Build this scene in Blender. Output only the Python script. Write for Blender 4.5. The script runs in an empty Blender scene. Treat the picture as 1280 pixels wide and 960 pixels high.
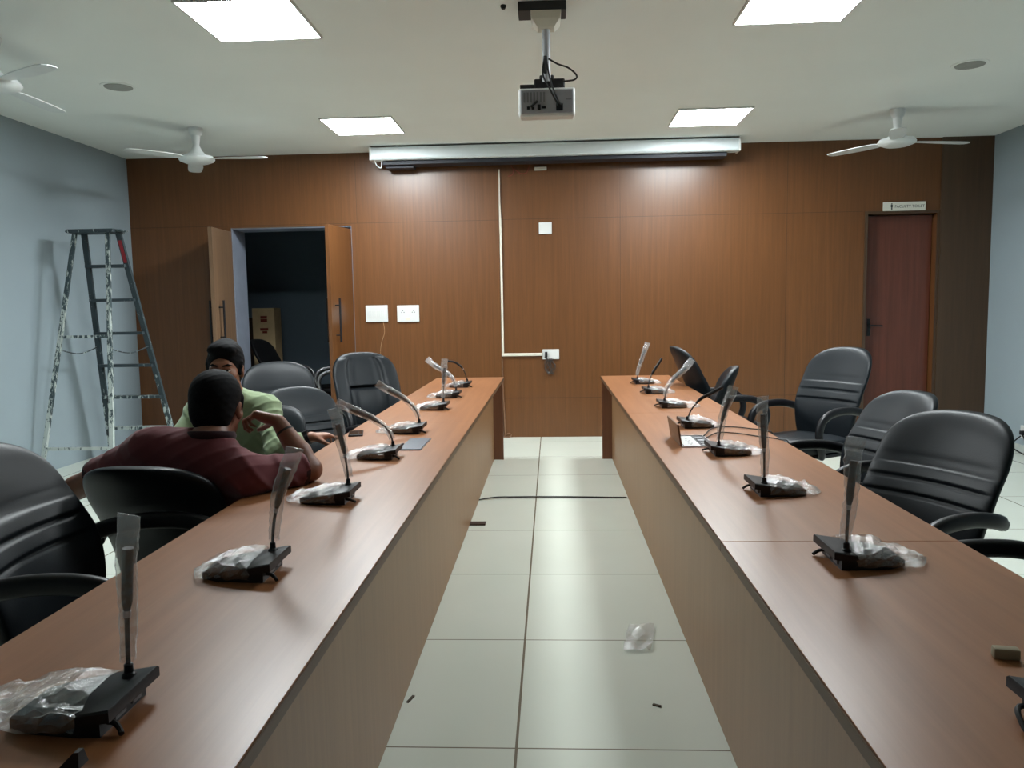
import bpy, bmesh, math, random
import numpy as np
from mathutils import Vector, Matrix, Euler

# ------------------------------------------------------------------ camera, light, exposure
S = bpy.context.scene
COL = S.collection
PI = math.pi
cam_d = bpy.data.cameras.new('camera')
cam = bpy.data.objects.new('camera', cam_d)
COL.objects.link(cam)
S.camera = cam
cam_d.sensor_fit = 'HORIZONTAL'
cam_d.sensor_width = 36.0
cam_d.lens = 988.7 / 1280 * 36.0
cam_d.clip_start = 0.05
CAM_H, YAW, PITCH, ROLL = 1.3667, 0.0509, -0.0949, -0.0169
def camera_axes():
    c, s = math.cos(YAW), math.sin(YAW)
    fw = Vector((-s, c, 0)); rt = Vector((c, s, 0)); up = Vector((0, 0, 1))
    f2 = fw * math.cos(PITCH) + up * math.sin(PITCH)
    u2 = up * math.cos(PITCH) - fw * math.sin(PITCH)
    r3 = rt * math.cos(ROLL) + u2 * math.sin(ROLL)
    u3 = u2 * math.cos(ROLL) - rt * math.sin(ROLL)
    return r3, u3, -f2
r3, u3, b3 = camera_axes()
m = Matrix((r3, u3, b3)).transposed().to_4x4()
m.translation = Vector((0, 0, CAM_H))
cam.matrix_world = m

w = bpy.data.worlds.new('world'); S.world = w
w.use_nodes = True
w.node_tree.nodes['Background'].inputs[0].default_value = (0.02, 0.022, 0.025, 1)
w.node_tree.nodes['Background'].inputs[1].default_value = 1.0
PANEL_STRENGTH = 26.0
PANEL_COLOR = (0.93, 1.0, 1.02, 1)
S.view_settings.view_transform = 'Standard'
S.view_settings.look = 'None'
S.view_settings.gamma = 1.0
S.view_settings.use_curve_mapping = False
S.view_settings.exposure = 1.62
S.cycles.use_denoising = True
S.cycles.max_bounces = 10
S.cycles.transparent_max_bounces = 24
S.cycles.sample_clamp_indirect = 6.0
S.cycles.caustics_reflective = False
S.cycles.caustics_refractive = False

# room numbers (metres; the camera stands at x = 0, y = 0)
XL, XR, YB, YF, ZC = -4.455, 4.444, 8.345, -2.6, 3.006
TZ = 0.75

# ------------------------------------------------------------------ materials
def srgb(r, g, b):
    f = lambda c: (c / 255 / 12.92) if c / 255 <= 0.04045 else ((c / 255 + 0.055) / 1.055) ** 2.4
    return (f(r), f(g), f(b), 1)

class NT:
    def __init__(self, name):
        self.m = bpy.data.materials.new(name); self.m.use_nodes = True
        self.t = self.m.node_tree; self.n = self.t.nodes
        self.p = self.n['Principled BSDF']; self.out = self.n['Material Output']
    def add(self, ty, **kw):
        x = self.n.new(ty)
        for k, v in kw.items(): setattr(x, k, v)
        return x
    def link(self, a, b): self.t.links.new(a, b)
    def coord(self, scale=(1, 1, 1), kind='Object', rot=(0, 0, 0)):
        tc = self.add('ShaderNodeTexCoord'); mp = self.add('ShaderNodeMapping')
        self.link(tc.outputs[kind], mp.inputs[0])
        mp.inputs['Scale'].default_value = scale; mp.inputs['Rotation'].default_value = rot
        return mp.outputs[0]
    def noise(self, vec, scale, detail=3, rough=0.5, dist=0.0):
        x = self.add('ShaderNodeTexNoise')
        self.link(vec, x.inputs['Vector'])
        x.inputs['Scale'].default_value = scale; x.inputs['Detail'].default_value = detail
        x.inputs['Roughness'].default_value = rough; x.inputs['Distortion'].default_value = dist
        return x.outputs['Fac']
    def ramp(self, fac, stops):
        x = self.add('ShaderNodeValToRGB'); e = x.color_ramp.elements
        while len(e) < len(stops): e.new(0.5)
        for k, (pos, c) in enumerate(stops): e[k].position = pos; e[k].color = c
        self.link(fac, x.inputs[0]); return x.outputs[0]
    def mix(self, fac, a, b, mode='MIX'):
        x = self.add('ShaderNodeMix'); x.data_type = 'RGBA'; x.blend_type = mode
        for sock, v in ((x.inputs[0], fac), (x.inputs[6], a), (x.inputs[7], b)):
            if hasattr(v, 'is_linked'): self.link(v, sock)
            else: sock.default_value = v
        return x.outputs[2]
    def math(self, op, a, b=None):
        x = self.add('ShaderNodeMath'); x.operation = op
        for sock, v in ((x.inputs[0], a), (x.inputs[1], b)):
            if v is None: continue
            if hasattr(v, 'is_linked'): self.link(v, sock)
            else: sock.default_value = v
        return x.outputs[0]
    def bump(self, h, strength=0.2, dist=0.01):
        x = self.add('ShaderNodeBump'); x.inputs['Strength'].default_value = strength; x.inputs['Distance'].default_value = dist
        self.link(h, x.inputs['Height']); self.link(x.outputs[0], self.p.inputs['Normal'])
    def base(self, c, rough=0.5, metal=0.0, spec=0.5):
        if hasattr(c, 'is_linked'): self.link(c, self.p.inputs['Base Color'])
        else: self.p.inputs['Base Color'].default_value = c
        if hasattr(rough, 'is_linked'): self.link(rough, self.p.inputs['Roughness'])
        else: self.p.inputs['Roughness'].default_value = rough
        self.p.inputs['Metallic'].default_value = metal
        self.p.inputs['Specular IOR Level'].default_value = spec
        return self.m

def plain(name, c, rough=0.5, metal=0.0, spec=0.5, vary=0.06, scale=9.0):
    t = NT(name)
    n = t.noise(t.coord(), scale, 3)
    lo = tuple(max(0, x * (1 - vary)) for x in c[:3]) + (1,)
    hi = tuple(min(1, x * (1 + vary)) for x in c[:3]) + (1,)
    return t.base(t.ramp(n, [(0.3, lo), (0.7, hi)]), rough, metal, spec)

def wood(name, dark, light, rough=0.35, axis='Z', fine=1.0, spec=0.5, coat=0.0, panels=0.0):
    # straight veneer grain running along one axis
    t = NT(name)
    sc = {'Z': (14, 14, 0.55), 'Y': (14, 0.6, 14), 'X': (0.6, 14, 14)}[axis]
    v = t.coord(tuple(x * fine for x in sc))
    a = t.noise(v, 2.2, 5, 0.6, 0.35)
    v2 = t.coord(tuple(x * 5 * fine for x in sc))
    b = t.noise(v2, 2.6, 3, 0.6)
    f = t.math('ADD', t.math('MULTIPLY', a, 0.82), t.math('MULTIPLY', b, 0.18))
    c = t.ramp(f, [(0.34, dark), (0.52, tuple((dark[i] + light[i]) / 2 for i in range(3)) + (1,)), (0.68, light)])
    big = t.noise(t.coord((0.9, 0.9, 0.25)), 1.6, 2)
    c = t.mix(t.math('MULTIPLY', big, 0.30), c, tuple(x * 0.72 for x in dark[:3]) + (1,))
    if panels:
        # sheet-to-sheet tone change of the veneer
        sx = t.add('ShaderNodeSeparateXYZ'); t.link(t.coord(), sx.inputs[0])
        cell = t.math('FLOOR', t.math('DIVIDE', sx.outputs[0], panels))
        wn = t.add('ShaderNodeTexWhiteNoise'); wn.noise_dimensions = '1D'; t.link(cell, wn.inputs['W'])
        c = t.mix(t.math('MULTIPLY', wn.outputs[0], 0.22), c, tuple(x * 0.8 for x in dark[:3]) + (1,))
    m_ = t.base(c, rough, 0, spec)
    t.bump(b, 0.04, 0.002)
    if coat: t.p.inputs['Coat Weight'].default_value = coat; t.p.inputs['Coat Roughness'].default_value = 0.22
    return m_

def tiles(name):
    t = NT(name)
    sx = t.add('ShaderNodeSeparateXYZ'); t.link(t.coord(), sx.inputs[0])
    def joint(o, off, s, wdt):
        q = t.math('FRACT', t.math('DIVIDE', t.math('SUBTRACT', o, off), s))
        d = t.math('ABSOLUTE', t.math('SUBTRACT', q, 0.5))
        return t.math('GREATER_THAN', d, 0.5 - wdt / s)
    jx = joint(sx.outputs[0], -0.125 - 8 * 0.812, 0.812, 0.0045)
    jy = joint(sx.outputs[1], 2.348 - 12 * 0.812, 0.812, 0.003)
    j = t.math('MAXIMUM', jx, jy)
    n = t.noise(t.coord((1, 1, 1)), 2.0, 2, 0.5)
    c = t.mix(n, srgb(200, 206, 194), srgb(210, 214, 203))
    c = t.mix(j, c, srgb(112, 104, 90))
    m_ = t.base(c, 0.26, 0, 0.5)
    return m_

def clear_plastic(name, milk=0.10, gloss=0.16):
    t = NT(name)
    tr = t.add('ShaderNodeBsdfTransparent'); tr.inputs[0].default_value = (0.97, 0.98, 0.98, 1)
    gl = t.add('ShaderNodeBsdfGlossy'); gl.inputs['Roughness'].default_value = 0.07
    gl.inputs['Color'].default_value = (1, 1, 1, 1)
    df = t.add('ShaderNodeBsdfDiffuse'); df.inputs[0].default_value = (0.85, 0.88, 0.9, 1)
    lw = t.add('ShaderNodeLayerWeight'); lw.inputs[0].default_value = 0.35
    n = t.noise(t.coord((60, 60, 25)), 1.0, 4, 0.7)
    bp = t.add('ShaderNodeBump'); bp.inputs['Strength'].default_value = 0.6; bp.inputs['Distance'].default_value = 0.01
    t.link(n, bp.inputs['Height']); t.link(bp.outputs[0], gl.inputs['Normal'])
    m1 = t.add('ShaderNodeMixShader'); t.link(t.math('ADD', t.math('MULTIPLY', t.math('POWER', lw.outputs['Facing'], 2.0), 0.45), milk), m1.inputs[0])
    t.link(tr.outputs[0], m1.inputs[1]); t.link(df.outputs[0], m1.inputs[2])
    m2 = t.add('ShaderNodeMixShader')
    t.link(t.math('ADD', t.math('MULTIPLY', lw.outputs['Facing'], 0.22), gloss), m2.inputs[0])
    t.link(m1.outputs[0], m2.inputs[1]); t.link(gl.outputs[0], m2.inputs[2])
    t.link(m2.outputs[0], t.out.inputs[0])
    return t.m

def emit(name, c, s):
    t = NT(name); e = t.add('ShaderNodeEmission'); e.inputs[0].default_value = c; e.inputs[1].default_value = s
    t.link(e.outputs[0], t.out.inputs[0]); return t.m

def paint_splashed(name, metal_c, paint_c, low=0.5):
    t = NT(name)
    n = t.noise(t.coord((26, 26, 7)), 1.3, 5, 0.75)
    n2 = t.noise(t.coord((1.2, 1.2, 1.0)), 1.6, 2)
    sx = t.add('ShaderNodeSeparateXYZ'); t.link(t.coord(), sx.inputs[0])
    f = t.math('ADD', t.math('MULTIPLY', n, 0.7), t.math('MULTIPLY', n2, 0.3))
    f = t.math('SUBTRACT', f, t.math('MULTIPLY', t.math('SUBTRACT', sx.outputs[2], low), 0.06))
    k = t.ramp(f, [(0.50, (0, 0, 0, 1)), (0.53, (1, 1, 1, 1))])
    return t.base(t.mix(k, metal_c, paint_c), 0.55, 0.0, 0.4)

def leather(name, c, rough=0.42):
    t = NT(name)
    v = t.add('ShaderNodeTexVoronoi'); v.inputs['Scale'].default_value = 260
    t.link(t.coord(), v.inputs['Vector'])
    n = t.noise(t.coord(), 7, 3)
    t.base(t.ramp(n, [(0.3, tuple(x * .85 for x in c[:3]) + (1,)), (0.7, c)]), rough, 0, 0.22)
    t.bump(v.outputs['Distance'], 0.08, 0.002)
    return t.m

def cloth(name, c, c2, scale=420):
    t = NT(name)
    a = t.noise(t.coord(), scale, 2)
    b = t.noise(t.coord(), 14, 4)
    t.base(t.mix(t.math('MULTIPLY', b, 0.5), c, c2), 0.85, 0, 0.2)
    t.p.inputs['Sheen Weight'].default_value = 0.15
    t.bump(a, 0.15, 0.002)
    return t.m

def skin(name, c):
    t = NT(name)
    n = t.noise(t.coord(), 22, 4)
    t.base(t.ramp(n, [(0.3, tuple(x * .86 for x in c[:3]) + (1,)), (0.7, c)]), 0.5, 0, 0.45)
    t.p.inputs['Subsurface Weight'].default_value = 0.08
    t.p.inputs['Subsurface Radius'].default_value = (0.01, 0.004, 0.002)
    return t.m

M = dict(
    ceiling=plain('ceiling_paint', srgb(234, 238, 235), 0.9, 0, 0.2, 0.02, 1.2),
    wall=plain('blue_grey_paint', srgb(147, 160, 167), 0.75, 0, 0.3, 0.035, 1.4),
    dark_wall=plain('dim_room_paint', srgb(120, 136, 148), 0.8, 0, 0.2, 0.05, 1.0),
    floor=tiles('vitrified_tiles'),
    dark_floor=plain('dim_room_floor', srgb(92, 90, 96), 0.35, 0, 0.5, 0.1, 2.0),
    veneer=wood('wall_veneer', srgb(93, 58, 30), srgb(112, 72, 40), 0.33, 'Z', 1.0, 0.5, 0.0, 0.61),
    veneer_dark=wood('wall_veneer_dark', srgb(68, 49, 33), srgb(81, 60, 41), 0.4, 'Z', 1.0, 0.5),
    door_red=wood('door_veneer_red', srgb(88, 48, 36), srgb(104, 58, 44), 0.22, 'Z', 1.0, 0.5),
    leaf_grey=wood('door_veneer_plain', srgb(104, 80, 60), srgb(128, 100, 76), 0.4, 'Z', 1.0, 0.5),
    groove=plain('panel_joint', srgb(58, 36, 24), 0.7),
    top=wood('table_laminate', srgb(136, 89, 57), srgb(155, 105, 70), 0.33, 'Y', 0.9, 0.38),
    side=wood('table_side_laminate', srgb(126, 92, 60), srgb(142, 106, 71), 0.42, 'Z', 1.2, 0.45),
    leg=wood('table_end_laminate', srgb(98, 60, 38), srgb(116, 73, 48), 0.4, 'Z', 1.0, 0.5),
    edge=wood('table_edge_band', srgb(84, 62, 44), srgb(104, 78, 56), 0.45, 'Y', 1.0, 0.4),
    leather=leather('black_leatherette', (0.008, 0.011, 0.014, 1), 0.44),
    leather_back=leather('black_leatherette_plain', (0.010, 0.010, 0.011, 1), 0.5),
    black=plain('black_plastic', (0.010, 0.010, 0.012, 1), 0.4, 0, 0.3),
    black_matt=plain('black_matt_plastic', (0.016, 0.016, 0.017, 1), 0.6),
    rubber=plain('black_rubber', (0.008, 0.008, 0.008, 1), 0.7),
    chrome=plain('chrome', (0.62, 0.63, 0.65, 1), 0.18, 1.0),
    white=plain('white_plastic', srgb(206, 207, 204), 0.35, 0, 0.5, 0.02),
    offwhite=plain('cream_plastic', srgb(214, 208, 192), 0.45, 0, 0.5, 0.03),
    fanwhite=plain('fan_white_enamel', srgb(222, 226, 226), 0.3, 0, 0.5, 0.02),
    screencase=plain('screen_case_white', srgb(206, 214, 216), 0.35, 0, 0.5, 0.02),
    grey=plain('grey_plastic', srgb(120, 122, 126), 0.45),
    silver=plain('silver_plastic', srgb(172, 174, 178), 0.4, 0.0, 0.5),
    metal=plain('brushed_metal', (0.42, 0.42, 0.44, 1), 0.32, 1.0),
    navy=plain('dark_navy_bar_and_shadow', (0.012, 0.014, 0.022, 1), 0.6),  # screen's dark bar and the shadow band built below its case
    ladder=paint_splashed('dark_metal_with_paint', (0.035, 0.05, 0.058, 1), srgb(178, 188, 186), 0.2),
    ladder_w=paint_splashed('metal_with_more_paint', srgb(60, 74, 78), srgb(186, 194, 190), 1.3),
    redtape=plain('red_sticker', srgb(150, 40, 48), 0.5),
    plastic=clear_plastic('clear_wrap', 0.06, 0.09),
    sleeve=clear_plastic('clear_sleeve', 0.18, 0.07),
    scrap=clear_plastic('clear_scrap', 0.10, 0.10),
    plate=plain('grey_metal_plate', srgb(86, 94, 104), 0.35, 0.6),
    lidbrown=wood('lid_laminate', srgb(104, 78, 60), srgb(132, 102, 80), 0.4, 'Y'),
    carton=plain('carton_board', srgb(206, 178, 136), 0.85, 0, 0.2),
    red_print=plain('red_brown_print', srgb(120, 44, 26), 0.8),
    ink=plain('dark_ink', (0.03, 0.03, 0.03, 1), 0.6),
    maroon=cloth('maroon_knit', srgb(112, 58, 62), srgb(88, 44, 50)),
    maroon_dark=cloth('dark_maroon_rib', srgb(48, 24, 30), srgb(40, 20, 26)),
    green=cloth('pale_green_cotton', srgb(136, 152, 118), srgb(114, 130, 98)),
    jeans=cloth('dark_trouser_cloth', srgb(44, 48, 60), srgb(34, 38, 48)),
    jeans2=cloth('charcoal_trouser_cloth', srgb(58, 56, 56), srgb(44, 42, 44)),
    skin_a=skin('skin_brown', srgb(128, 82, 62)),
    skin_b=skin('skin_tan', srgb(150, 100, 74)),
    hair=plain('black_hair', (0.005, 0.005, 0.006, 1), 0.75, 0, 0.10, 0.3, 90),
    lip=plain('lips', srgb(118, 62, 56), 0.5),
    eye_white=plain('eye_white', srgb(214, 208, 200), 0.25),
    iris=plain('dark_iris', (0.012, 0.008, 0.006, 1), 0.15),
    sponge=plain('grey_eraser', srgb(150, 140, 118), 0.9),
    lamp=emit('led_panel_light', PANEL_COLOR, PANEL_STRENGTH),
    dust=plain('grime', srgb(70, 60, 48), 0.9),
)

# ------------------------------------------------------------------ object helpers
def tag(o, label=None, cat=None, group=None, kind=None):
    if label: o['label'] = label
    if cat: o['category'] = cat
    if group: o['group'] = group
    if kind: o['kind'] = kind
    return o

def thing(name, label, cat, loc=(0, 0, 0), rz=0.0, group=None, scale=1.0):
    o = bpy.data.objects.new(name, None); COL.objects.link(o)
    o.empty_display_size = 0.1
    o.location = loc; o.rotation_euler = (0, 0, rz); o.scale = (scale,) * 3
    return tag(o, label, cat, group)

def obj(name, bm, mat, parent=None, smooth=False, mats=None, loc=None):
    me = bpy.data.meshes.new(name)
    bmesh.ops.recalc_face_normals(bm, faces=bm.faces[:])
    bm.to_mesh(me); bm.free()
    for x in (mats or [mat]): me.materials.append(x)
    if smooth:
        me.polygons.foreach_set('use_smooth', [True] * len(me.polygons))
        if smooth != 'all': me.set_sharp_from_angle(angle=math.radians(42))
    o = bpy.data.objects.new(name, me); COL.objects.link(o)
    if parent: o.parent = parent
    if loc: o.location = loc
    return o

def struct(name, bm, mat, **kw):
    return tag(obj(name, bm, mat, **kw), kind='structure')

def copy_tree(o, parent=None):
    c = o.copy(); COL.objects.link(c); c.parent = parent
    for ch in list(o.children): copy_tree(ch, c)
    return c

def B(): return bmesh.new()

def box(bm, x0, x1, y0, y1, z0, z1, bev=0.0, mat=0, seg=2, M4=None):
    vs = [bm.verts.new((x, y, z)) for x in (x0, x1) for y in (y0, y1) for z in (z0, z1)]
    idx = [(0, 1, 3, 2), (4, 6, 7, 5), (0, 4, 5, 1), (2, 3, 7, 6), (0, 2, 6, 4), (1, 5, 7, 3)]
    fs = [bm.faces.new([vs[i] for i in q]) for q in idx]
    for f in fs: f.material_index = mat
    if bev > 0:
        es = list({e for f in fs for e in f.edges})
        r = bmesh.ops.bevel(bm, geom=es, offset=bev, segments=seg, affect='EDGES', profile=0.5)
        for f in r['faces']: f.material_index = mat
        vs = list({v for f in r['faces'] for v in f.verts} | {v for v in vs if v.is_valid})
    if M4 is not None:
        for v in vs: v.co = M4 @ v.co
    return bm

def ring_loft(bm, rings, cap0=True, cap1=True, closed=False, mat=0):
    vr = [[bm.verts.new(p) for p in r] for r in rings]
    n = len(vr[0])
    for a, b in zip(vr[:-1], vr[1:]):
        for i in range(n):
            f = bm.faces.new((a[i], a[(i + 1) % n], b[(i + 1) % n], b[i])); f.material_index = mat
    if closed:
        a, b = vr[-1], vr[0]
        for i in range(n):
            f = bm.faces.new((a[i], a[(i + 1) % n], b[(i + 1) % n], b[i])); f.material_index = mat
    else:
        if cap0: bm.faces.new(vr[0][::-1]).material_index = mat
        if cap1: bm.faces.new(vr[-1]).material_index = mat
    return bm

def lathe(bm, prof, center=(0, 0, 0), seg=24, mat=0):
    # prof: (radius, z) from bottom to top
    cx, cy, cz = center
    rings = [[(cx + max(r, 1e-4) * math.cos(2 * PI * i / seg), cy + max(r, 1e-4) * math.sin(2 * PI * i / seg), cz + z) for i in range(seg)] for r, z in prof]
    return ring_loft(bm, rings, mat=mat)

def sweep(bm, pts, rx, ry=None, up=(0, 0, 1), seg=12, n=2.0, closed=False, mat=0):
    # tube of (super)elliptic section along a polyline; rx lies sideways, ry along "up"
    pts = [Vector(p) for p in pts]; N = len(pts); up = Vector(up)
    rings = []
    for i, p in enumerate(pts):
        if closed: d = pts[(i + 1) % N] - pts[i - 1]
        else: d = pts[min(i + 1, N - 1)] - pts[max(i - 1, 0)]
        d.normalize()
        s = d.cross(up)
        if s.length < 1e-4: s = d.cross(Vector((0, 1, 0))) if abs(d.y) < .9 else d.cross(Vector((1, 0, 0)))
        s.normalize(); u = s.cross(d).normalized()
        a = rx(i / (N - 1)) if callable(rx) else rx
        b = a if ry is None else (ry(i / (N - 1)) if callable(ry) else ry)
        ring = []
        for k in range(seg):
            t = 2 * PI * k / seg; c, q = math.cos(t), math.sin(t)
            ring.append(p + s * a * math.copysign(abs(c) ** (2 / n), c) + u * b * math.copysign(abs(q) ** (2 / n), q))
        rings.append(ring)
    return ring_loft(bm, rings, closed=closed, mat=mat)

def bez(p0, p1, p2, p3, n=14):
    p0, p1, p2, p3 = map(Vector, (p0, p1, p2, p3))
    return [p0 * (1 - t) ** 3 + p1 * 3 * t * (1 - t) ** 2 + p2 * 3 * t * t * (1 - t) + p3 * t ** 3 for t in [i / (n - 1) for i in range(n)]]

def catmull(ps, n=8):
    ps = [Vector(p) for p in ps]; out = []
    for i in range(len(ps) - 1):
        a, b, c, d = ps[max(i - 1, 0)], ps[i], ps[i + 1], ps[min(i + 2, len(ps) - 1)]
        for k in range(n):
            t = k / n
            out.append(0.5 * ((2 * b) + (c - a) * t + (2 * a - 5 * b + 4 * c - d) * t * t + (3 * b - a - 3 * c + d) * t ** 3))
    out.append(ps[-1]); return out

def bar(bm, a, b, wx, wy, side=(1, 0, 0), mat=0, bev=0.0):
    # straight bar of rectangular section between two points
    a, b = Vector(a), Vector(b); d = (b - a).normalized()
    s = Vector(side); s = (s - d * s.dot(d)).normalized(); u = d.cross(s)
    rings = [[p + s * sx * wx / 2 + u * sy * wy / 2 for sx, sy in ((-1, -1), (1, -1), (1, 1), (-1, 1))] for p in (a, b)]
    return ring_loft(bm, rings, mat=mat)

def lettering(body, size, loc, rot, mat, parent, name='lettering'):
    cu = bpy.data.curves.new(name, 'FONT'); cu.body = body; cu.size = size; cu.extrude = 0.0006
    cu.align_x = 'LEFT'; cu.align_y = 'CENTER'
    t = bpy.data.objects.new(name, cu); COL.objects.link(t)
    me = bpy.data.meshes.new_from_object(t)
    bpy.data.objects.remove(t)
    me.materials.clear(); me.materials.append(mat)
    o = bpy.data.objects.new(name, me); COL.objects.link(o)
    o.parent = parent; o.location = loc; o.rotation_euler = rot
    return o

# ------------------------------------------------------------------ the room
def room():
    T = 0.12
    struct('floor', box(B(), XL, XR, YF, YB, -0.1, 0), M['floor'])
    struct('ceiling', box(B(), XL - T, XR + T, YF - T, YB + 0.3, ZC, ZC + 0.1), M['ceiling'])
    struct('wall_left', box(B(), XL - T, XL, YF - T, YB + 0.3, -0.1, ZC), M['wall'])
    struct('wall_right', box(B(), XR, XR + T, YF - T, YB + 0.3, -0.1, ZC), M['wall'])
    struct('wall_rear', box(B(), XL, XR, YF - T, YF, -0.1, ZC), M['wall'])
    # panelled far wall with its two doorways
    bm = B(); W0, W1 = YB, YB + 0.2
    DL0, DL1, DH = -3.37, -2.08, 2.262
    DR0, DR1 = 3.228, 3.915
    for x0, x1 in ((XL, DL0), (DL1, -0.53)): box(bm, x0, x1, W0 - 0.03, W1, 0, ZC)
    box(bm, DL0, DL1, W0 - 0.03, W1, DH, ZC)
    for x0, x1 in ((-0.53, DR0), (DR1, 3.943)): box(bm, x0, x1, W0, W1, 0, ZC)
    box(bm, DR0, DR1, W0, W1, DH, ZC)
    struct('wall_far', bm, M['veneer'])
    # plain projecting panel in the right corner
    struct('wall_corner', box(B(), 3.943, XR, W0 - 0.025, W1, 0, ZC), M['veneer_dark'])
    # shadow-gap joints between the veneer sheets
    bm = B()
    y = W0 - 0.0315; e = 0.003
    box(bm, XL, -0.535, y, y + 0.003, 2.285 - e / 2, 2.285 + e / 2)
    for x in (-2.02,): box(bm, x - e / 2, x + e / 2, y, y + 0.003, 2.285, 2.93)
    y = W0 - 0.0015
    box(bm, -0.525, DR0 - 0.05, y, y + 0.003, 2.292 - e / 2, 2.292 + e / 2)
    for x in (0.722, 2.42): box(bm, x - e / 2, x + e / 2, y, y + 0.003, 0.0, ZC)
    box(bm, -0.525, DR0 - 0.05, y, y + 0.003, 0.42 - e / 2, 0.42 + e / 2)
    struct('trim_1', bm, M['groove'])
    # reveals of the double door, grey paint
    bm = B()
    box(bm, DL0, DL0 + 0.012, W0 - 0.02, W1 + 0.12, 0, DH)
    box(bm, DL1 - 0.012, DL1, W0 - 0.02, W1 + 0.12, 0, DH)
    box(bm, DL0 + 0.012, DL1 - 0.012, W0 - 0.02, W1 + 0.12, DH - 0.012, DH)
    struct('trim_2', bm, plain('grey_reveal', srgb(120, 126, 140), 0.7))
    # double door: two leaves open into the room
    def leaf(name, hx, free, hy, side):
        hinge = Vector((hx, hy, 0)); fr = Vector(free + (0,)); d = (fr - hinge).normalized(); nrm = Vector((-d.y, d.x, 0)) * side
        L = (fr - hinge).length
        Mx = Matrix(((d.x, nrm.x, 0, hx), (d.y, nrm.y, 0, hy), (0, 0, 1, 0), (0, 0, 0, 1)))
        return L, Mx
    L, Mx = leaf('door_1', DL0 + 0.004, (-3.352, 7.79), W0 - 0.035, 1)
    o = struct('door_1', box(B(), 0, L, -0.04, 0, 0.01, 2.225, 0.002, M4=Mx), M['leaf_grey'])
    def handles(o, Mx, L, offs):
        for sgn, y0 in offs:
            bm = B()
            y = y0 + sgn * 0.05
            sweep(bm, [Mx @ Vector((L - 0.09, y, z)) for z in (1.06, 1.28, 1.50)], 0.011, seg=10)
            for z in (1.13, 1.43): sweep(bm, [Mx @ Vector((L - 0.09, y0, z)), Mx @ Vector((L - 0.09, y, z))], 0.007, seg=8)
            obj('pull_handle', bm, M['black'], o, smooth=True)
    handles(o, Mx, L, ((1, 0.0), (-1, -0.04)))
    L, Mx = leaf('door_2', DL1 - 0.004, (-2.178, 7.79), W0 - 0.035, 1)
    o = struct('door_2', box(B(), 0, L, -0.04, 0, 0.01, 2.225, 0.002, M4=Mx), M['veneer'])
    handles(o, Mx, L, ((1, 0.0), (-1, -0.04)))
    # right door, set back in its opening
    o = struct('door_3', box(B(), DR0 + 0.006, DR1 - 0.006, W0 + 0.085, W0 + 0.125, 0.005, DH - 0.01, 0.002), M['door_red'])
    bm = B(); box(bm, DR0 + 0.05, DR0 + 0.085, W0 + 0.078, W0 + 0.085, 1.02, 1.20, 0.003)
    sweep(bm, [(DR0 + 0.067, W0 + 0.08, 1.13), (DR0 + 0.067, W0 + 0.04, 1.13), (DR0 + 0.09, W0 + 0.032, 1.13), (DR0 + 0.19, W0 + 0.032, 1.125)], 0.009, seg=8)
    obj('lever_handle', bm, M['black'], o, smooth=True)
    bm = B(); e = 0.028
    box(bm, DR0 - e, DR0, W0 - 0.012, W0, 0, DH + e); box(bm, DR1, DR1 + e, W0 - 0.012, W0, 0, DH + e)
    box(bm, DR0, DR1, W0 - 0.012, W0, DH, DH + e)
    struct('trim_3', bm, M['veneer_dark'])
    # low room behind the open double door
    y0, y1 = W1 + 0.12, 11.4
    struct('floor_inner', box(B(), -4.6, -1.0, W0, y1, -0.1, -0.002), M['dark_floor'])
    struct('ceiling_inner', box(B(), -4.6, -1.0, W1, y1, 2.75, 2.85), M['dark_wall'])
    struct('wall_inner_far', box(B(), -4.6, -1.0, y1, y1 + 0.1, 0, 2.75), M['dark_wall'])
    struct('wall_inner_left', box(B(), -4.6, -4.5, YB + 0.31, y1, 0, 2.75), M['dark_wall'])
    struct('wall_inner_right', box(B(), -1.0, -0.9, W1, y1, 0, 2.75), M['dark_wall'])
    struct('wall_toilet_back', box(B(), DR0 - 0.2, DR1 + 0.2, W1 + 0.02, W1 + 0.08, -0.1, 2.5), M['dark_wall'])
room()

# ------------------------------------------------------------------ ceiling things
def led_panel(x, y, label):
    t = thing('ceiling_light', label, 'ceiling light', (x, y, ZC), 0, 'square ceiling light panels')
    bm = B(); h = 0.312; g = 0.30
    for a in ((-h, h, -h, -g), (-h, h, g, h), (-h, -g, -g, g), (g, h, -g, g)): box(bm, *a, -0.014, 0.0)
    obj('frame', bm, M['white'], t)
    obj('diffuser', box(B(), -g, g, -g, g, -0.010, -0.002), M['lamp'], t)
led_panel(-1.655, 4.53, 'square light panel at upper left, cut off by the top of the photo')
led_panel(1.39, 4.55, 'square light panel at upper right, cut off by the top of the photo')
led_panel(-1.64, 7.12, 'square white light panel above the left end of the projector screen')
led_panel(1.395, 7.16, 'square white light panel above the right end of the projector screen')

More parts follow.
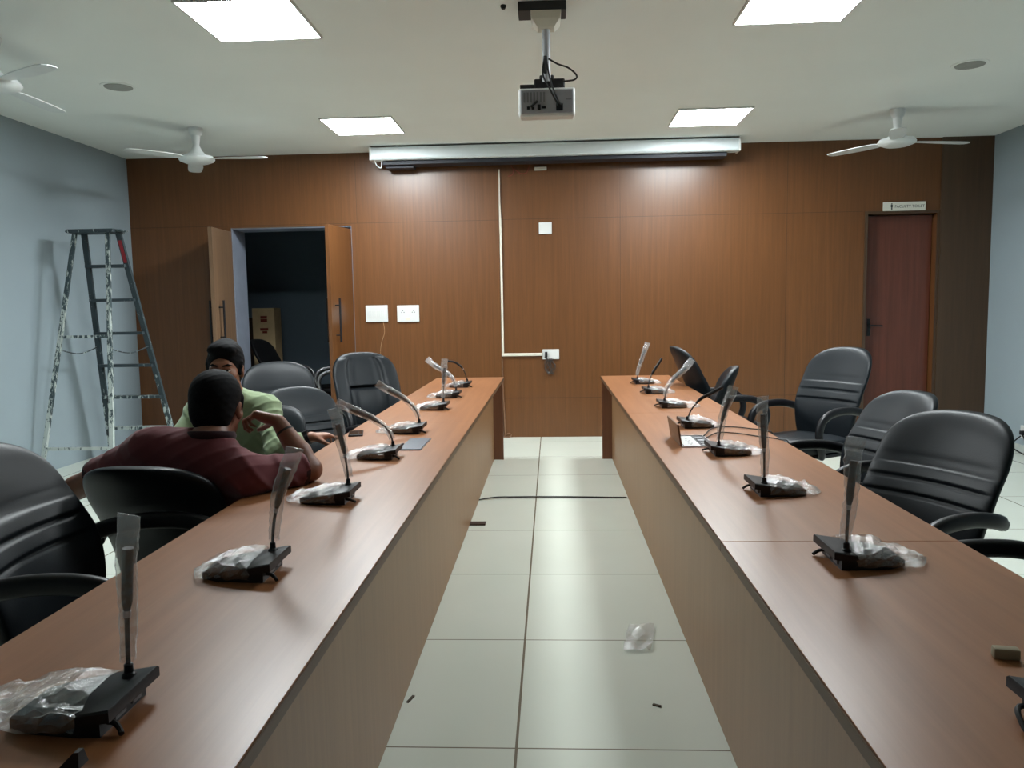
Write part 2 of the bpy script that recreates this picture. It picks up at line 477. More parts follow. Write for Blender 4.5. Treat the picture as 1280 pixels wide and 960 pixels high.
def ceiling_fan(x, y, a0, label, name='ceiling_fan'):
    t = thing(name, label, 'fan', (x, y, ZC), 0, 'white ceiling fans')
    obj('canopy', lathe(B(), [(0.012, -0.085), (0.05, -0.06), (0.062, -0.02), (0.062, 0)], seg=20), M['fanwhite'], t, smooth=True)
    obj('down_rod', lathe(B(), [(0.011, -0.2), (0.011, -0.06)], seg=12), M['fanwhite'], t, smooth=True)
    obj('cup', lathe(B(), [(0.085, -0.235), (0.05, -0.20), (0.028, -0.15), (0.034, -0.11), (0.04, -0.07), (0.012, -0.06)], seg=20), M['fanwhite'], t, smooth=True)
    obj('motor', lathe(B(), [(0.04, -0.312), (0.10, -0.306), (0.145, -0.288), (0.155, -0.270), (0.14, -0.248), (0.09, -0.236), (0.03, -0.232)], seg=28), M['fanwhite'], t, smooth=True)
    for k in range(3):
        a = a0 + k * 2 * PI / 3
        bm = B(); rings = []
        for i, (r, wd) in enumerate(((0.10, 0.03), (0.16, 0.035), (0.20, 0.055), (0.34, 0.066), (0.50, 0.064), (0.60, 0.058), (0.635, 0.045), (0.65, 0.02))):
            tw = 0.16 * (1 - r / 0.8)
            z = -0.268 - 0.02 * (r - 0.1)
            c = []
            for sx, sz in ((-1, -1), (1, -1), (1, 1), (-1, 1)):
                px, pz = sx * wd, sz * 0.003 + sx * wd * tw
                c.append((r * math.cos(a) - px * math.sin(a), r * math.sin(a) + px * math.cos(a), z + pz))
            rings.append(c)
        ring_loft(bm, rings)
        obj('blade', bm, M['fanwhite'], t)
ceiling_fan(-3.129, 7.04, math.radians(-4), 'white ceiling fan above the ladder and the left double door')
ceiling_fan(2.98, 7.11, math.radians(8), 'white ceiling fan above the right door')
ceiling_fan(-3.27, 4.65, math.radians(90), 'white ceiling fan at the left edge of the photo, mostly out of frame')

for x, y, l in ((-3.09, 5.72, 'round flush ceiling speaker on the left side of the ceiling'), (2.93, 5.84, 'round flush ceiling speaker on the right side of the ceiling')):
    t = thing('ceiling_speaker', l, 'speaker', (x, y, ZC), 0, 'round ceiling speakers')
    obj('grille', lathe(B(), [(0.0, -0.010), (0.094, -0.010), (0.098, -0.004)], seg=32), plain('speaker_grille', srgb(150, 152, 148), 0.8), t, smooth=True)
    obj('rim', lathe(B(), [(0.098, -0.006), (0.118, -0.005), (0.12, 0.0)], seg=32), M['ceiling'], t, smooth=True)

tag(obj('ceiling_hook', lathe(B(), [(0.01, -0.02), (0.016, -0.008), (0.016, 0)], (-0.24, 4.46, ZC), 10), M['black']), 'tiny dark fixing on the ceiling left of the projector mount', 'ceiling fixing')

def projector():
    t = thing('projector', 'white projector hanging from a ceiling pole, cables at its back', 'projector', (-0.01, 4.5, ZC), 0)
    o = obj('mount_plate', box(B(), -0.15, 0.11, -0.09, 0.06, -0.05, 0.0, 0.004), M['black_matt'], t)
    rings = [[(sx * r, sy * r - 0.01, z) for sx, sy in ((-1, -1), (1, -1), (1, 1), (-1, 1))] for r, z in ((0.045, -0.125), (0.075, -0.09), (0.082, -0.05))]
    obj('mount_cup', ring_loft(B(), rings), M['offwhite'], t)
    obj('pole', sweep(B(), [(0, 0, -0.12), (0, 0, -0.40)], 0.023, seg=18), M['silver'], t, smooth=True)
    # body: underside faces up here
    bz0, bz1 = -0.585, -0.435
    b = obj('body', box(B(), -0.155, 0.155, -0.005, 0.215, bz0, bz1, 0.012, seg=3), M['white'], t, smooth=True)
    b.matrix_local = Matrix.Translation((0, 0, bz0)) @ Matrix.Rotation(0.14, 4, 'X') @ Matrix.Translation((0, 0, -bz0))
    obj('back_panel', box(B(), -0.143, 0.143, -0.009, -0.002, bz0 + 0.018, bz1 - 0.01, 0.002), plain('projector_back', srgb(158, 160, 166), 0.5), b)
    bm = B()
    for i in range(7): box(bm, -0.128 + i * 0.018, -0.118 + i * 0.018, -0.0115, -0.008, bz1 - 0.075, bz1 - 0.022)
    obj('vent', bm, M['grey'], b)
    for x0, x1, z0, z1, mm in ((-0.11, -0.095, 0.038, 0.055, 'black'), (-0.083, -0.069, 0.038, 0.052, 'black'), (-0.052, -0.035, 0.034, 0.064, 'black'), (-0.03, -0.006, 0.042, 0.054, 'black'), (0.05, 0.088, 0.03, 0.066, 'black'), (0.105, 0.135, 0.085, 0.09, 'grey')):
        obj('port', box(B(), x0, x1, -0.0135, -0.008, bz0 + z0, bz0 + z1), M[mm], b)
    lens = lathe(B(), [(0.036, 0), (0.036, 0.02), (0.03, 0.022)], seg=24)
    for v in lens.verts: v.co = Vector((v.co.x + 0.07, 0.213 + v.co.z, v.co.y - 0.51))
    obj('lens', lens, M['black'], b, smooth=True)
    bm = B(); box(bm, -0.148, -0.07, 0.0, 0.07, bz1, bz1 + 0.026, 0.004); box(bm, -0.07, 0.10, 0.0, 0.09, bz1, bz1 + 0.055, 0.008)
    box(bm, -0.04, 0.04, 0.0, 0.05, bz1 + 0.05, bz1 + 0.075, 0.008)
    obj('mount_bracket', bm, M['black_matt'], t)
    bm = B()
    sweep(bm, catmull([(0.012, -0.03, -0.285), (0.06, -0.035, -0.315), (0.12, -0.04, -0.34), (0.163, -0.04, -0.38), (0.15, -0.035, -0.402), (0.09, -0.02, -0.404)]), 0.005, seg=8)
    sweep(bm, catmull([(-0.012, -0.028, -0.285), (-0.02, -0.035, -0.37), (0.02, -0.03, -0.45), (0.062, -0.02, bz0 + 0.055)]), 0.005, seg=8)
    sweep(bm, catmull([(0.0, -0.028, -0.29), (0.02, -0.04, -0.40), (0.05, -0.035, -0.48), (0.076, -0.02, bz0 + 0.055)]), 0.005, seg=8)
    sweep(bm, [(-0.005, -0.026, -0.27), (-0.008, -0.03, -0.36)], 0.011, seg=8)
    obj('cable', bm, M['rubber'], t, smooth=True)
    bm = B()
    sweep(bm, [(-0.09, -0.018, bz0 + 0.05), (-0.052, -0.022, bz0 + 0.08)], 0.007, seg=8)
    obj('plug', bm, M['rubber'], t, smooth=True)
    return t
projector()

def screen():
    t = thing('projector_screen', 'long white roll-up projector screen case under the ceiling at the far wall', 'projector screen', (0.035, 8.06, ZC - 0.001), 0)
    h = 1.81
    rings = []
    prof = [(-0.075, -0.03), (-0.07, -0.005), (-0.05, 0.0), (0.06, 0.0), (0.075, -0.02), (0.075, -0.115), (0.06, -0.125), (-0.06, -0.125), (-0.075, -0.11)]
    rings = [[(x, p[0], p[1] - 0.012) for p in prof] for x in (-h, h)]
    obj('case', ring_loft(B(), rings), M['screencase'], t)
    obj('end_cap', box(B(), h, h + 0.018, -0.08, 0.08, -0.142, -0.008, 0.004), M['white'], t)
    obj('end_cap', box(B(), -h - 0.018, -h, -0.08, 0.08, -0.142, -0.008, 0.004), M['white'], t)
    bm = B(); box(bm, -h + 0.1, h - 0.1, 0.0, 0.19, -0.175, -0.137); box(bm, -h + 0.12, -h + 0.4, 0.06, 0.2, -0.20, -0.175)  # dark bar plus the case's wall shadow and its notch, modelled as boxes
    obj('bottom_bar_and_shadow', bm, M['navy'], t)
    for x in (-1.2, 0.0, 1.2): obj('bracket', box(B(), x - 0.03, x + 0.03, 0.06, 0.24, -0.09, -0.02), M['grey'], t)
    bm = B(); sweep(bm, catmull([(-h + 0.03, -0.05, -0.14), (-h + 0.05, -0.05, -0.19), (-h + 0.09, -0.04, -0.21), (-h + 0.095, -0.03, -0.14)]), 0.004, seg=6)
    obj('pull_cord', bm, M['white'], t, smooth=True)
screen()

# ------------------------------------------------------------------ things on the far wall
def plate(name, label, cat, x0, x1, z0, z1, y, group=None):
    t = thing(name, label, cat, ((x0 + x1) / 2, y, (z0 + z1) / 2), 0, group)
    w_, h_ = (x1 - x0) / 2, (z1 - z0) / 2
    obj('face_plate', box(B(), -w_, w_, -0.016, 0, -h_, h_, 0.004), M['white'], t)
    return t, w_, h_
YW = YB - 0.03
t, w_, h_ = plate('switch_board', 'white wall plate left of the pair beside the double door, thin wire below', 'switch plate', -1.957, -1.722, 1.252, 1.425, YW, 'white plates beside the double door')
for i in range(4): obj('switch', box(B(), -0.09 + i * 0.045, -0.05 + i * 0.045, -0.019, -0.015, -0.035, 0.035, 0.002), M['white'], t)
t, w_, h_ = plate('socket_board', 'white wall plate with two sockets, right one of the pair by the double door', 'socket plate', -1.623, -1.389, 1.247, 1.42, YW, 'white plates beside the double door')
for x in (-0.055, 0.058):
    bm = B()
    for dx, dz, r in ((0, 0.028, 0.006), (-0.013, 0.008, 0.005), (0.013, 0.008, 0.005)): box(bm, x + dx - r, x + dx + r, -0.0185, -0.015, dz - r + 0.006, dz + r + 0.006)
    obj('socket_holes', bm, M['grey'], t)
obj('switch', box(B(), -0.02, 0.02, -0.02, -0.015, -0.068, -0.04, 0.002), M['offwhite'], t)
bm = B(); sweep(bm, catmull([(-1.775, YW - 0.006, 1.25), (-1.765, YW - 0.008, 1.14), (-1.80, YW - 0.008, 1.03), (-1.815, YW - 0.006, 0.93), (-1.80, YW - 0.006, 0.85)]), 0.0035, seg=6)
tag(obj('thin_wire', bm, plain('brown_wire', srgb(150, 118, 84), 0.6), smooth=True), 'thin brown wire hanging below the left wall plate', 'wire')
plate('blank_plate', 'small square white plate high on the wall right of the vertical conduit', 'wall plate', -0.118, 0.016, 2.132, 2.252, YB)
t, w_, h_ = plate('wall_socket', 'white socket box at the end of the horizontal conduit', 'socket', -0.098, 0.078, 0.83, 0.934, YB)
obj('plug', box(B(), -0.062, -0.035, -0.045, -0.014, -0.03, 0.028, 0.004), M['black'], t)
obj('plug_wire', sweep(B(), catmull([(-0.048, -0.04, -0.025), (-0.035, -0.03, -0.05), (-0.025, -0.02, -0.075)]), 0.004, seg=6), M['black'], t, smooth=True)
# conduit down the step in the panelling and across to the socket
bm = B()
x = -0.515
sweep(bm, catmull([(x - 0.01, YB - 0.014, 2.80), (x - 0.012, YB - 0.014, 2.5), (x - 0.004, YB - 0.014, 2.2), (x, YB - 0.013, 1.6), (x, YB - 0.013, 0.90)]), 0.0125, 0.012, up=(0, 1, 0), n=5, seg=12)
box(bm, x - 0.012, -0.10, YB - 0.022, YB, 0.868, 0.898, 0.003)
tag(obj('wall_conduit', bm, M['offwhite'], smooth=True), 'cream cable conduit running down the wall and across to the socket', 'conduit')
bm = B()
sweep(bm, catmull([(-0.525, YB - 0.012, 0.84), (-0.52, YB - 0.012, 0.5), (-0.51, YB - 0.014, 0.25), (-0.505, YB - 0.018, 0.03)]), 0.008, seg=8)
sweep(bm, catmull([(-0.515, YB - 0.03, 0.02), (-0.47, YB - 0.04, 0.05), (-0.44, YB - 0.03, 0.03), (-0.46, YB - 0.05, 0.01), (-0.52, YB - 0.05, 0.012)]), 0.006, seg=6)
tag(obj('loose_cable', bm, plain('brown_cable', srgb(120, 86, 62), 0.6), smooth=True), 'brown cable dropping to the floor where the panelling steps back, behind left table', 'cable')
rnd = random.Random(4)
bm = B()
for k in range(5):
    a = [(-0.02 + rnd.uniform(-.035, .035), YB - 0.012 - rnd.uniform(0, .03), 0.76 + 0.075 * math.cos(u) + rnd.uniform(-.015, .015)) for u in [i * 2 * PI / 8 for i in range(9)]]
    a = [(p[0] + 0.03 * math.sin(i * 2 * PI / 8), p[1], p[2]) for i, p in enumerate(a)]
    sweep(bm, catmull(a, 5), 0.0035, seg=6)
sweep(bm, catmull([(-0.075, YB - 0.02, 0.855), (-0.05, YB - 0.03, 0.83), (-0.03, YB - 0.02, 0.81)]), 0.0035, seg=6)
tag(obj('cable_bundle', bm, plain('grey_brown_cable', srgb(64, 54, 48), 0.5), smooth=True), 'coiled dark cable bundle hanging below the socket on the far wall', 'cable bundle')
bm = B()
for pts in ([(-0.40, 2.84), (-0.375, 2.80), (-0.385, 2.745), (-0.43, 2.73)], [(-0.36, 2.80), (-0.30, 2.755), (-0.24, 2.76), (-0.215, 2.81), (-0.19, 2.86)]):
    sweep(bm, catmull([(a, YB - 0.012, b) for a, b in pts]), 0.005, seg=6)
tag(obj('red_wires', bm, plain('red_brown_wire', srgb(132, 62, 44), 0.5), smooth=True), 'loose red-brown wires poking out under the screen case', 'wires')
tag(obj('connector_block', box(B(), -0.155, -0.03, YB - 0.03, YB, 2.782, 2.815, 0.003), M['offwhite']), 'small cream connector block on the wall under the screen case', 'connector')

t = thing('door_sign', 'small white sign reading FACULTY TOILET above the right door', 'sign', (3.582, YB - 0.012, 2.333), 0)
obj('board', box(B(), -0.211, 0.211, -0.006, 0, -0.044, 0.044, 0.001), plain('sign_board', srgb(214, 212, 200), 0.5), t)
lettering('FACULTY TOILET', 0.038, (-0.095, -0.0065, -0.002), (PI / 2, 0, 0), M['ink'], t)
bm = B()
lathe(bm, [(0.0, -0.006), (0.006, -0.003), (0.006, 0.003), (0, 0.006)], (-0.125, -0.008, 0.026), 10)
box(bm, -0.134, -0.116, -0.0085, -0.006, -0.008, 0.018); box(bm, -0.131, -0.126, -0.0085, -0.006, -0.034, -0.008); box(bm, -0.124, -0.119, -0.0085, -0.006, -0.034, -0.008)
obj('pictogram', bm, M['ink'], t)

t = thing('floor_socket', 'white socket box with black plug low on the right wall', 'socket', (XR, 7.55, 0.12), 0)
obj('face_plate', box(B(), -0.03, 0, -0.08, 0.08, -0.05, 0.07, 0.004), M['white'], t)
obj('plug', box(B(), -0.075, -0.03, -0.03, 0.02, -0.01, 0.03, 0.005), M['black'], t)
bm = B()
sweep(bm, catmull([(XR - 0.06, 7.54, 0.11), (XR - 0.08, 7.3, 0.02), (XR - 0.05, 6.6, 0.008), (XR - 0.1, 5.6, 0.008), (XR - 0.05, 4.0, 0.008)]), 0.007, seg=6)
sweep(bm, catmull([(XR - 0.07, 7.55, 0.10), (XR - 0.2, 7.45, 0.02), (XR - 0.3, 6.9, 0.007), (XR - 0.22, 6.0, 0.007), (XR - 0.3, 4.5, 0.007)]), 0.006, seg=6)
tag(obj('floor_cables', bm, M['rubber'], smooth=True), 'dark cables lying along the foot of the right wall', 'cable')

# ------------------------------------------------------------------ the two long tables
def table(side, label, seam):
    # side -1 left, +1 right; inner edge at x = .435, outer at 1.045
    t = thing('conference_table', label, 'table', (side * 0.74, 3.7, 0), 0, 'long conference tables')
    y0, y1 = 0.30 - 3.7, 7.14 - 3.7
    xi, xo = (0.436 - 0.74), (1.045 - 0.74)
    def bx(xa, xb, ya, yb, za, zb, bev=0.0):
        a, b = sorted((side * xa, side * xb)); return box(B(), a, b, ya, yb, za, zb, bev)
    g = 0.001
    cuts = [y0] + [s - 3.7 for s in seam] + [y1]
    for a, b in zip(cuts[:-1], cuts[1:]):
        o = obj('tabletop', bx(xi + 0.002, xo, a + g, b - g, TZ - 0.004, TZ, 0.001), M['top'], t)
        obj('edge_band', bx(xi, xo, a + g, b - g, TZ - 0.028, TZ - 0.004, 0.001), M['edge'], o)
    obj('modesty_panel', bx(xi + 0.098, xi + 0.118, y0 + 0.05, y1 - 0.06, 0.004, TZ - 0.028), M['side'], t)
    for y in [y1 - 0.05] + [y0] + [s - 3.7 for s in seam[1:2]]:
        first = y == y1 - 0.05
        obj('end_panel' if y in (y1 - 0.05, y0) else 'support_panel', bx(xi + (0.012 if first else 0.118), xo - 0.04, y, y + 0.045, 0.0, TZ - 0.028), M['leg'], t)
    return t
table(-1, 'long wooden conference table on the left, two men sitting beside it', (0.9, 4.3))
table(1, 'long wooden conference table on the right with an open power box', (2.05, 4.6))

def power_box(x, y, open_, label):
    t = thing('power_box', label, 'power box', (x, y, TZ), 0)
    if not open_:
        obj('frame', box(B(), -0.052, 0.052, -0.155, 0.155, 0, 0.003, 0.001), M['metal'], t)
        obj('lid', box(B(), -0.049, 0.049, -0.151, 0.151, 0.003, 0.006, 0.001), M['plate'], t)
        obj('lid_tab', box(B(), -0.06, -0.049, -0.155, -0.02, 0.003, 0.012, 0.002), M['black'], t)
        return
    bm = B()
    for a in ((-0.075, 0.075, -0.155, -0.147), (-0.075, 0.075, 0.147, 0.155), (-0.075, -0.068, -0.147, 0.147), (0.068, 0.075, -0.147, 0.147)): box(bm, *a, 0, 0.005)
    obj('frame', bm, M['metal'], t)
    obj('well', box(B(), -0.068, 0.068, -0.147, 0.147, 0.0, 0.002), M['black'], t)
    s = obj('socket_panel', box(B(), -0.064, 0.008, -0.14, 0.12, 0.002, 0.006, 0.001), M['white'], t)
    for yy in (-0.09, -0.02, 0.05):
        bm = B()
        for dx, dy in ((-0.035, 0.012), (-0.02, 0.012), (-0.028, -0.012)): box(bm, dx - 0.003, dx + 0.003, yy + dy - 0.004, yy + dy + 0.004, 0.006, 0.0066)
        obj('socket_holes', bm, M['grey'], s)
    for yy in (-0.11, -0.05, 0.01, 0.07): obj('port_block', box(B(), 0.02, 0.052, yy - 0.02, yy + 0.02, 0.002, 0.006, 0.001), M['grey'], t)
    bm = B(); box(bm, -0.004, 0.004, -0.15, 0.15, 0, 0.098, 0.001, M4=Matrix.Translation((-0.078, 0, 0.004)) @ Matrix.Rotation(-0.16, 4, 'Y'))
    obj('lid', bm, M['lidbrown'], t)
power_box(-0.634, 3.582, False, 'closed grey flap of the cable box in the left table')
power_box(0.640, 3.60, True, 'open power box with raised brown lid and white socket panel in the right table')
bm = B()
sweep(bm, catmull([(0.71, 3.66, TZ + 0.007), (0.79, 3.80, TZ + 0.008), (0.876, 3.793, TZ + 0.006), (0.95, 3.70, TZ + 0.006), (1.03, 3.60, TZ + 0.006), (1.06, 3.56, TZ - 0.02), (1.065, 3.55, TZ - 0.25)]), 0.003, seg=8)
tag(obj('power_cable', bm, M['rubber'], smooth=True), 'black cable from the open power box across the table, nearer of the two', 'cable', 'cables of the power box')
bm = B()
sweep(bm, catmull([(0.71, 3.72, TZ + 0.007), (0.80, 3.95, TZ + 0.008), (0.90, 3.99, TZ + 0.006), (0.98, 3.93, TZ + 0.006), (1.03, 3.86, TZ + 0.006), (1.06, 3.82, TZ - 0.02), (1.065, 3.80, TZ - 0.25)]), 0.003, seg=8)
tag(obj('power_cable', bm, M['rubber'], smooth=True), 'black cable from the open power box across the table, farther of the two', 'cable', 'cables of the power box')

t = thing('mobile_phone', 'black mobile phone lying on the left table near its outer edge', 'phone', (-0.99, 3.90, TZ), math.radians(12))
obj('body', box(B(), -0.036, 0.036, -0.076, 0.076, 0, 0.009, 0.003), M['black'], t)
obj('screen', box(B(), -0.033, 0.033, -0.070, 0.070, 0.009, 0.0096), plain('phone_glass', (0.01, 0.012, 0.014, 1), 0.08), t)
bm = box(B(), -0.021, 0.021, -0.010, 0.010, 0, 0.020, 0.004)
o = tag(obj('eraser', bm, M['sponge'], smooth=True, loc=(0.778, 1.358, TZ)), 'small grey foam eraser on the right table near the bottom right corner', 'eraser'); o.rotation_euler = (0, 0, -0.2)
bm = ring_loft(B(), [[(-0.682, 0.994, TZ), (-0.652, 0.994, TZ), (-0.652, 1.018, TZ), (-0.682, 1.018, TZ)], [(-0.660, 0.998, TZ + 0.022), (-0.653, 0.998, TZ + 0.022), (-0.653, 1.010, TZ + 0.022), (-0.660, 1.010, TZ + 0.022)]])
tag(obj('cable_clip', bm, M['black']), 'black tip of a cable clip at the bottom edge of the photo, left table', 'cable clip')

# floor bits in the aisle
bm = B()
sweep(bm, catmull([(-0.535, 5.55, 0.007), (-0.42, 5.60, 0.012), (-0.28, 5.63, 0.007), (-0.05, 5.635, 0.006), (0.25, 5.62, 0.006), (0.525, 5.60, 0.006)]), 0.007, 0.005, seg=8)
tag(obj('floor_cable', bm, M['rubber'], smooth=True), 'thin dark cable lying across the aisle between the two tables', 'cable')
tag(obj('cable_outlet', box(B(), -0.541, -0.434, 4.895, 4.955, 0, 0.012, 0.002), plain('dark_brown_block', srgb(52, 34, 26), 0.6)), 'dark brown flat cover on the floor at the foot of the left table', 'floor cover')
rnd = random.Random(9)
bm = B(); g = [[bm.verts.new((0.27 + i * 0.022 + 0.3 * 0.03 * j + rnd.uniform(-.006, .006), 3.05 + j * 0.05 + rnd.uniform(-.01, .01), 0.004 + rnd.uniform(0, 0.02))) for i in range(6)] for j in range(6)]
for j in range(5):
    for i in range(5): bm.faces.new((g[j][i], g[j][i + 1], g[j + 1][i + 1], g[j + 1][i]))
o = tag(obj('plastic_scrap', bm, M['scrap']), 'crumpled clear plastic scrap on the aisle floor by the right table', 'plastic scrap')
o.modifiers.new('thick', 'SOLIDIFY').thickness = 0.0008
for x, y, a, l, l2 in ((-0.512, 2.65, 1.3, 0.05, 'small dark splinter on the tiles beside the left table'), (0.346, 2.62, -0.5, 0.03, 'tiny dark scrap on the tiles in front of the right table')):
    bm = box(B(), -l / 2, l / 2, -0.005, 0.005, 0, 0.005, 0.001)
    o = tag(obj('floor_splinter', bm, M['dust'], loc=(x, y, 0)), l2, 'litter'); o.rotation_euler = (0, 0, a)

# ------------------------------------------------------------------ chairs
def pad_back(top, groove, wmax=0.255, wbot=0.20, thick=0.05, lean=0.20, z0=0.40):
    # closed cushion: stacked superelliptic rings from the seat up; front is +x
    rings = []
    vc, n = 0.66, 2.9
    vs = [0.66 * k / 60 for k in range(60)]
    vs = [(v, min(1, v / 0.45) ** 0.8, 1.0) for v in vs]
    for k in range(22):
        ph = (PI / 2) * k / 21.6
        vs.append((vc + (1 - vc) * math.sin(ph) ** (2 / n), 1.0, math.cos(ph) ** (2 / n)))
    for v, g, e in vs:
        wv = (wbot + (wmax - wbot) * g) * e
        tv = thick * (1 - 0.25 * v) * (0.18 + 0.82 * min(1, e * 1.15) ** 0.6)
        if v < 0.04: tv *= max(0.3, v / 0.04)
        z = z0 + (top - z0) * v
        xc = -0.215 - lean * (0.25 * v + 0.75 * v * v) + 0.028 * math.sin(PI * min(1, v / 0.7))
        ring = []
        K = 64
        for k in range(K):
            a = 2 * PI * k / K; c, s = math.cos(a), math.sin(a)
            y = wv * math.copysign(abs(s) ** (2 / 3.2), s)
            x = tv * math.copysign(abs(c) ** (2 / 2.6), c)
            u = y / max(wv, 1e-3)
            if c > 0.02:
                x -= tv * groove(u, v) * (c ** 0.5)
            x += 0.055 * (y / 0.25) ** 2
            ring.append((xc + x, y, z))
        rings.append(ring)
    return ring_loft(B(), rings)

def g_lines(u, v):
    d = 0.0
    for p in (0.47, 0.565, 0.66): d += 0.30 * math.exp(-((v - p) / 0.009) ** 2) * (1 - abs(u) ** 8)
    if v < 0.47: d += 0.10
    return d
def g_panel(u, v):
    d = (0.9 * math.exp(-((abs(u) - 0.50) / 0.045) ** 2) - (0.3 if abs(u) > 0.5 else 0)) * (1 if 0.08 < v < 0.94 else 0)
    if abs(u) < 0.5: d += 0.8 * math.exp(-((v - 0.60) / 0.014) ** 2) + (0.3 if v < 0.60 else 0)
    return d
def g_none(u, v): return 0.0

def seat_pad():
    rings = []
    for z, s in ((0.395, 0.86), (0.405, 0.95), (0.425, 1.0), (0.452, 1.0), (0.468, 0.965), (0.478, 0.88), (0.482, 0.70), (0.483, 0.4)):
        ring = []
        for k in range(36):
            a = 2 * PI * k / 36; c, q = math.cos(a), math.sin(a)
            x = 0.25 * s * math.copysign(abs(c) ** (2 / 3.6), c) + 0.01
            y = 0.25 * s * math.copysign(abs(q) ** (2 / 3.6), q)
            zz = z - (0.03 * max(0, (x - 0.14) / 0.12) ** 2 if z > 0.43 else 0)
            ring.append((x, y, zz))
        rings.append(ring)
    return ring_loft(B(), rings)

def arm_bm(s):
    y = s * 0.285
    pts = catmull([(-0.235, s * 0.268, 0.628), (-0.17, y, 0.652), (-0.05, y, 0.672), (0.09, y, 0.668), (0.185, y, 0.628), (0.222, y, 0.55), (0.205, y, 0.47), (0.175, s * 0.272, 0.40), (0.13, s * 0.22, 0.385)], 6)
    return sweep(B(), pts, lambda t: 0.026 if 0.05 < t < 0.85 else 0.020, lambda t: 0.019, up=(0, s, 0.001), seg=14, n=2.6)

def make_chair(name, label, top, groove, metal, lean=0.20, arms='black', leath='leather'):
    t = thing(name, label, 'chair')
    b = obj('backrest', pad_back(top, groove, lean=lean), M[leath], t, smooth='all')
    obj('seat', seat_pad(), M[leath], t, smooth=True)
    for s in (-1, 1): obj('armrest', arm_bm(s), M[arms], t, smooth='all')
    obj('seat_plate', box(B(), -0.20, 0.16, -0.24, 0.24, 0.375, 0.397, 0.004), M['black'], t)
    obj('gas_column', lathe(B(), [(0.033, 0.10), (0.033, 0.22), (0.02, 0.225), (0.02, 0.376)], seg=16), M['black'], t, smooth=True)
    for k in range(5):
        a = k * 2 * PI / 5 + 0.3; c, s = math.cos(a), math.sin(a)
        bm = B(); sweep(bm, [(0.02 * c, 0.02 * s, 0.125), (0.15 * c, 0.15 * s, 0.105), (0.29 * c, 0.29 * s, 0.075)], lambda q: 0.026 - 0.009 * q, lambda q: 0.02 - 0.007 * q, seg=10, n=3)
        leg = obj('leg', bm, M[metal], t, smooth=True)
        bm = B()
        for d in (-0.016, 0.016):
            rr = []
            for dd in (-0.011, 0.011):
                cx, cy = 0.285 * c - s * (d + dd), 0.285 * s + c * (d + dd)
                rr.append([(cx + 0.027 * c * math.cos(q), cy + 0.027 * s * math.cos(q), 0.028 + 0.027 * math.sin(q)) for q in [2 * PI * i / 14 for i in range(14)]])
            ring_loft(bm, rr)
        sweep(bm, [(0.285 * c, 0.285 * s, 0.03), (0.285 * c, 0.285 * s, 0.075)], 0.008, seg=8)
        obj('caster', bm, M['rubber'], leg, smooth=True)
    return t

CHAIR_G = 'black swivel armchairs around the tables'
low = make_chair('office_chair', 'x', 0.965, g_lines, 'black')
tall = make_chair('office_chair', 'x', 1.055, g_lines, 'black')
used = set()
def place(proto, x, y, facing, label, scale=1.0, group=CHAIR_G, tilt=0.0):
    # x, y: the floor point under the seat; facing: direction the sitter looks, degrees from +x
    o = proto if proto.name not in used else copy_tree(proto)
    used.add(proto.name)
    o.location = (x, y, 0); o.rotation_euler = (0, 0, math.radians(facing)); o.scale = (scale,) * 3
    tag(o, label, 'chair', group)
    for ch in o.children:
        if ch.name.startswith('backrest'):
            ch.matrix_local = Matrix.Translation((-0.2, 0, 0.45)) @ Matrix.Rotation(-tilt, 4, 'Y') @ Matrix.Translation((0.2, 0, -0.45))
    return o
CH = dict(
 A=(low, -1.25, 2.14, 2, 'black armchair nearest the camera on the left, cut by the left edge', 1.05, 0.03),
 B=(low, -1.33, 2.83, 88, 'black armchair the man in maroon sits on, seen from behind', 0.93, 0.06),
 BB=(low, -1.58, 3.98, -92, 'black armchair hidden behind the man in green who sits on it', 0.88, 0.0),
 C=(low, -1.33, 4.60, -42, 'black armchair right of the man in green, front one of the pair', 0.95, 0.08),
 D=(tall, -1.78, 5.12, -66, 'black armchair behind the front one, between the man in green and the doorway', 0.97, 0.0),
 F=(tall, 1.36, 6.22, 4, 'black armchair turned away from the far end of the right table, back to the table', 1.0, 0.0),
 G=(low, 0.90, 5.40, 170, 'black armchair pushed in under the right table, seen edge-on behind a microphone', 0.97, -0.14),
 H=(tall, 1.70, 5.34, 212, 'tall black armchair with both arms showing, in front of the right door', 1.01, 0.0),
 I=(low, 1.34, 3.74, 192, 'black armchair half hidden behind the nearest big one on the right', 0.98, 0.0),
 J=(low, 1.15, 2.76, 208, 'large black armchair nearest on the right, its whole back in view', 1.0, 0.0),
 K=(low, 1.23, 1.95, 184, 'black armchair at the right edge of the photo, only its arm in view', 1.0, 0.0),
)
for k, (p, x, y, a, l, s, tl) in CH.items(): place(p, x, y, a, l, s, tilt=tl)
e = make_chair('office_chair', 'tall black armchair with stitched panels at the far end of the left table', 1.05, g_panel, 'black')
e.location = (-1.28, 5.74, 0); e.rotation_euler = (0, 0, math.radians(-58)); e['group'] = CHAIR_G
dk = make_chair('office_chair', 'dark swivel chair beyond the doorway, next to the carton', 1.04, g_none, 'chrome', arms='metal', leath='leather_back')
dk.location = (-3.32, 9.75, 0); dk.rotation_euler = (0, 0, math.radians(-8)); dk['group'] = 'chairs in the dark room'
d2 = copy_tree(dk); d2.location = (-2.62, 9.45, 0); d2.rotation_euler = (0, 0, math.radians(200))
d2['label'] = 'dark swivel chair with chrome base beyond the doorway, beside the right door leaf'
t = thing('carton_box', 'tall pale carton with red-brown print in the dark room behind the doorway', 'carton', (-3.84, 10.55, 0), 0)
obj('box_body', box(B(), -0.15, 0.15, -0.13, 0.13, 0, 1.43, 0.003), M['carton'], t)
bm = B()
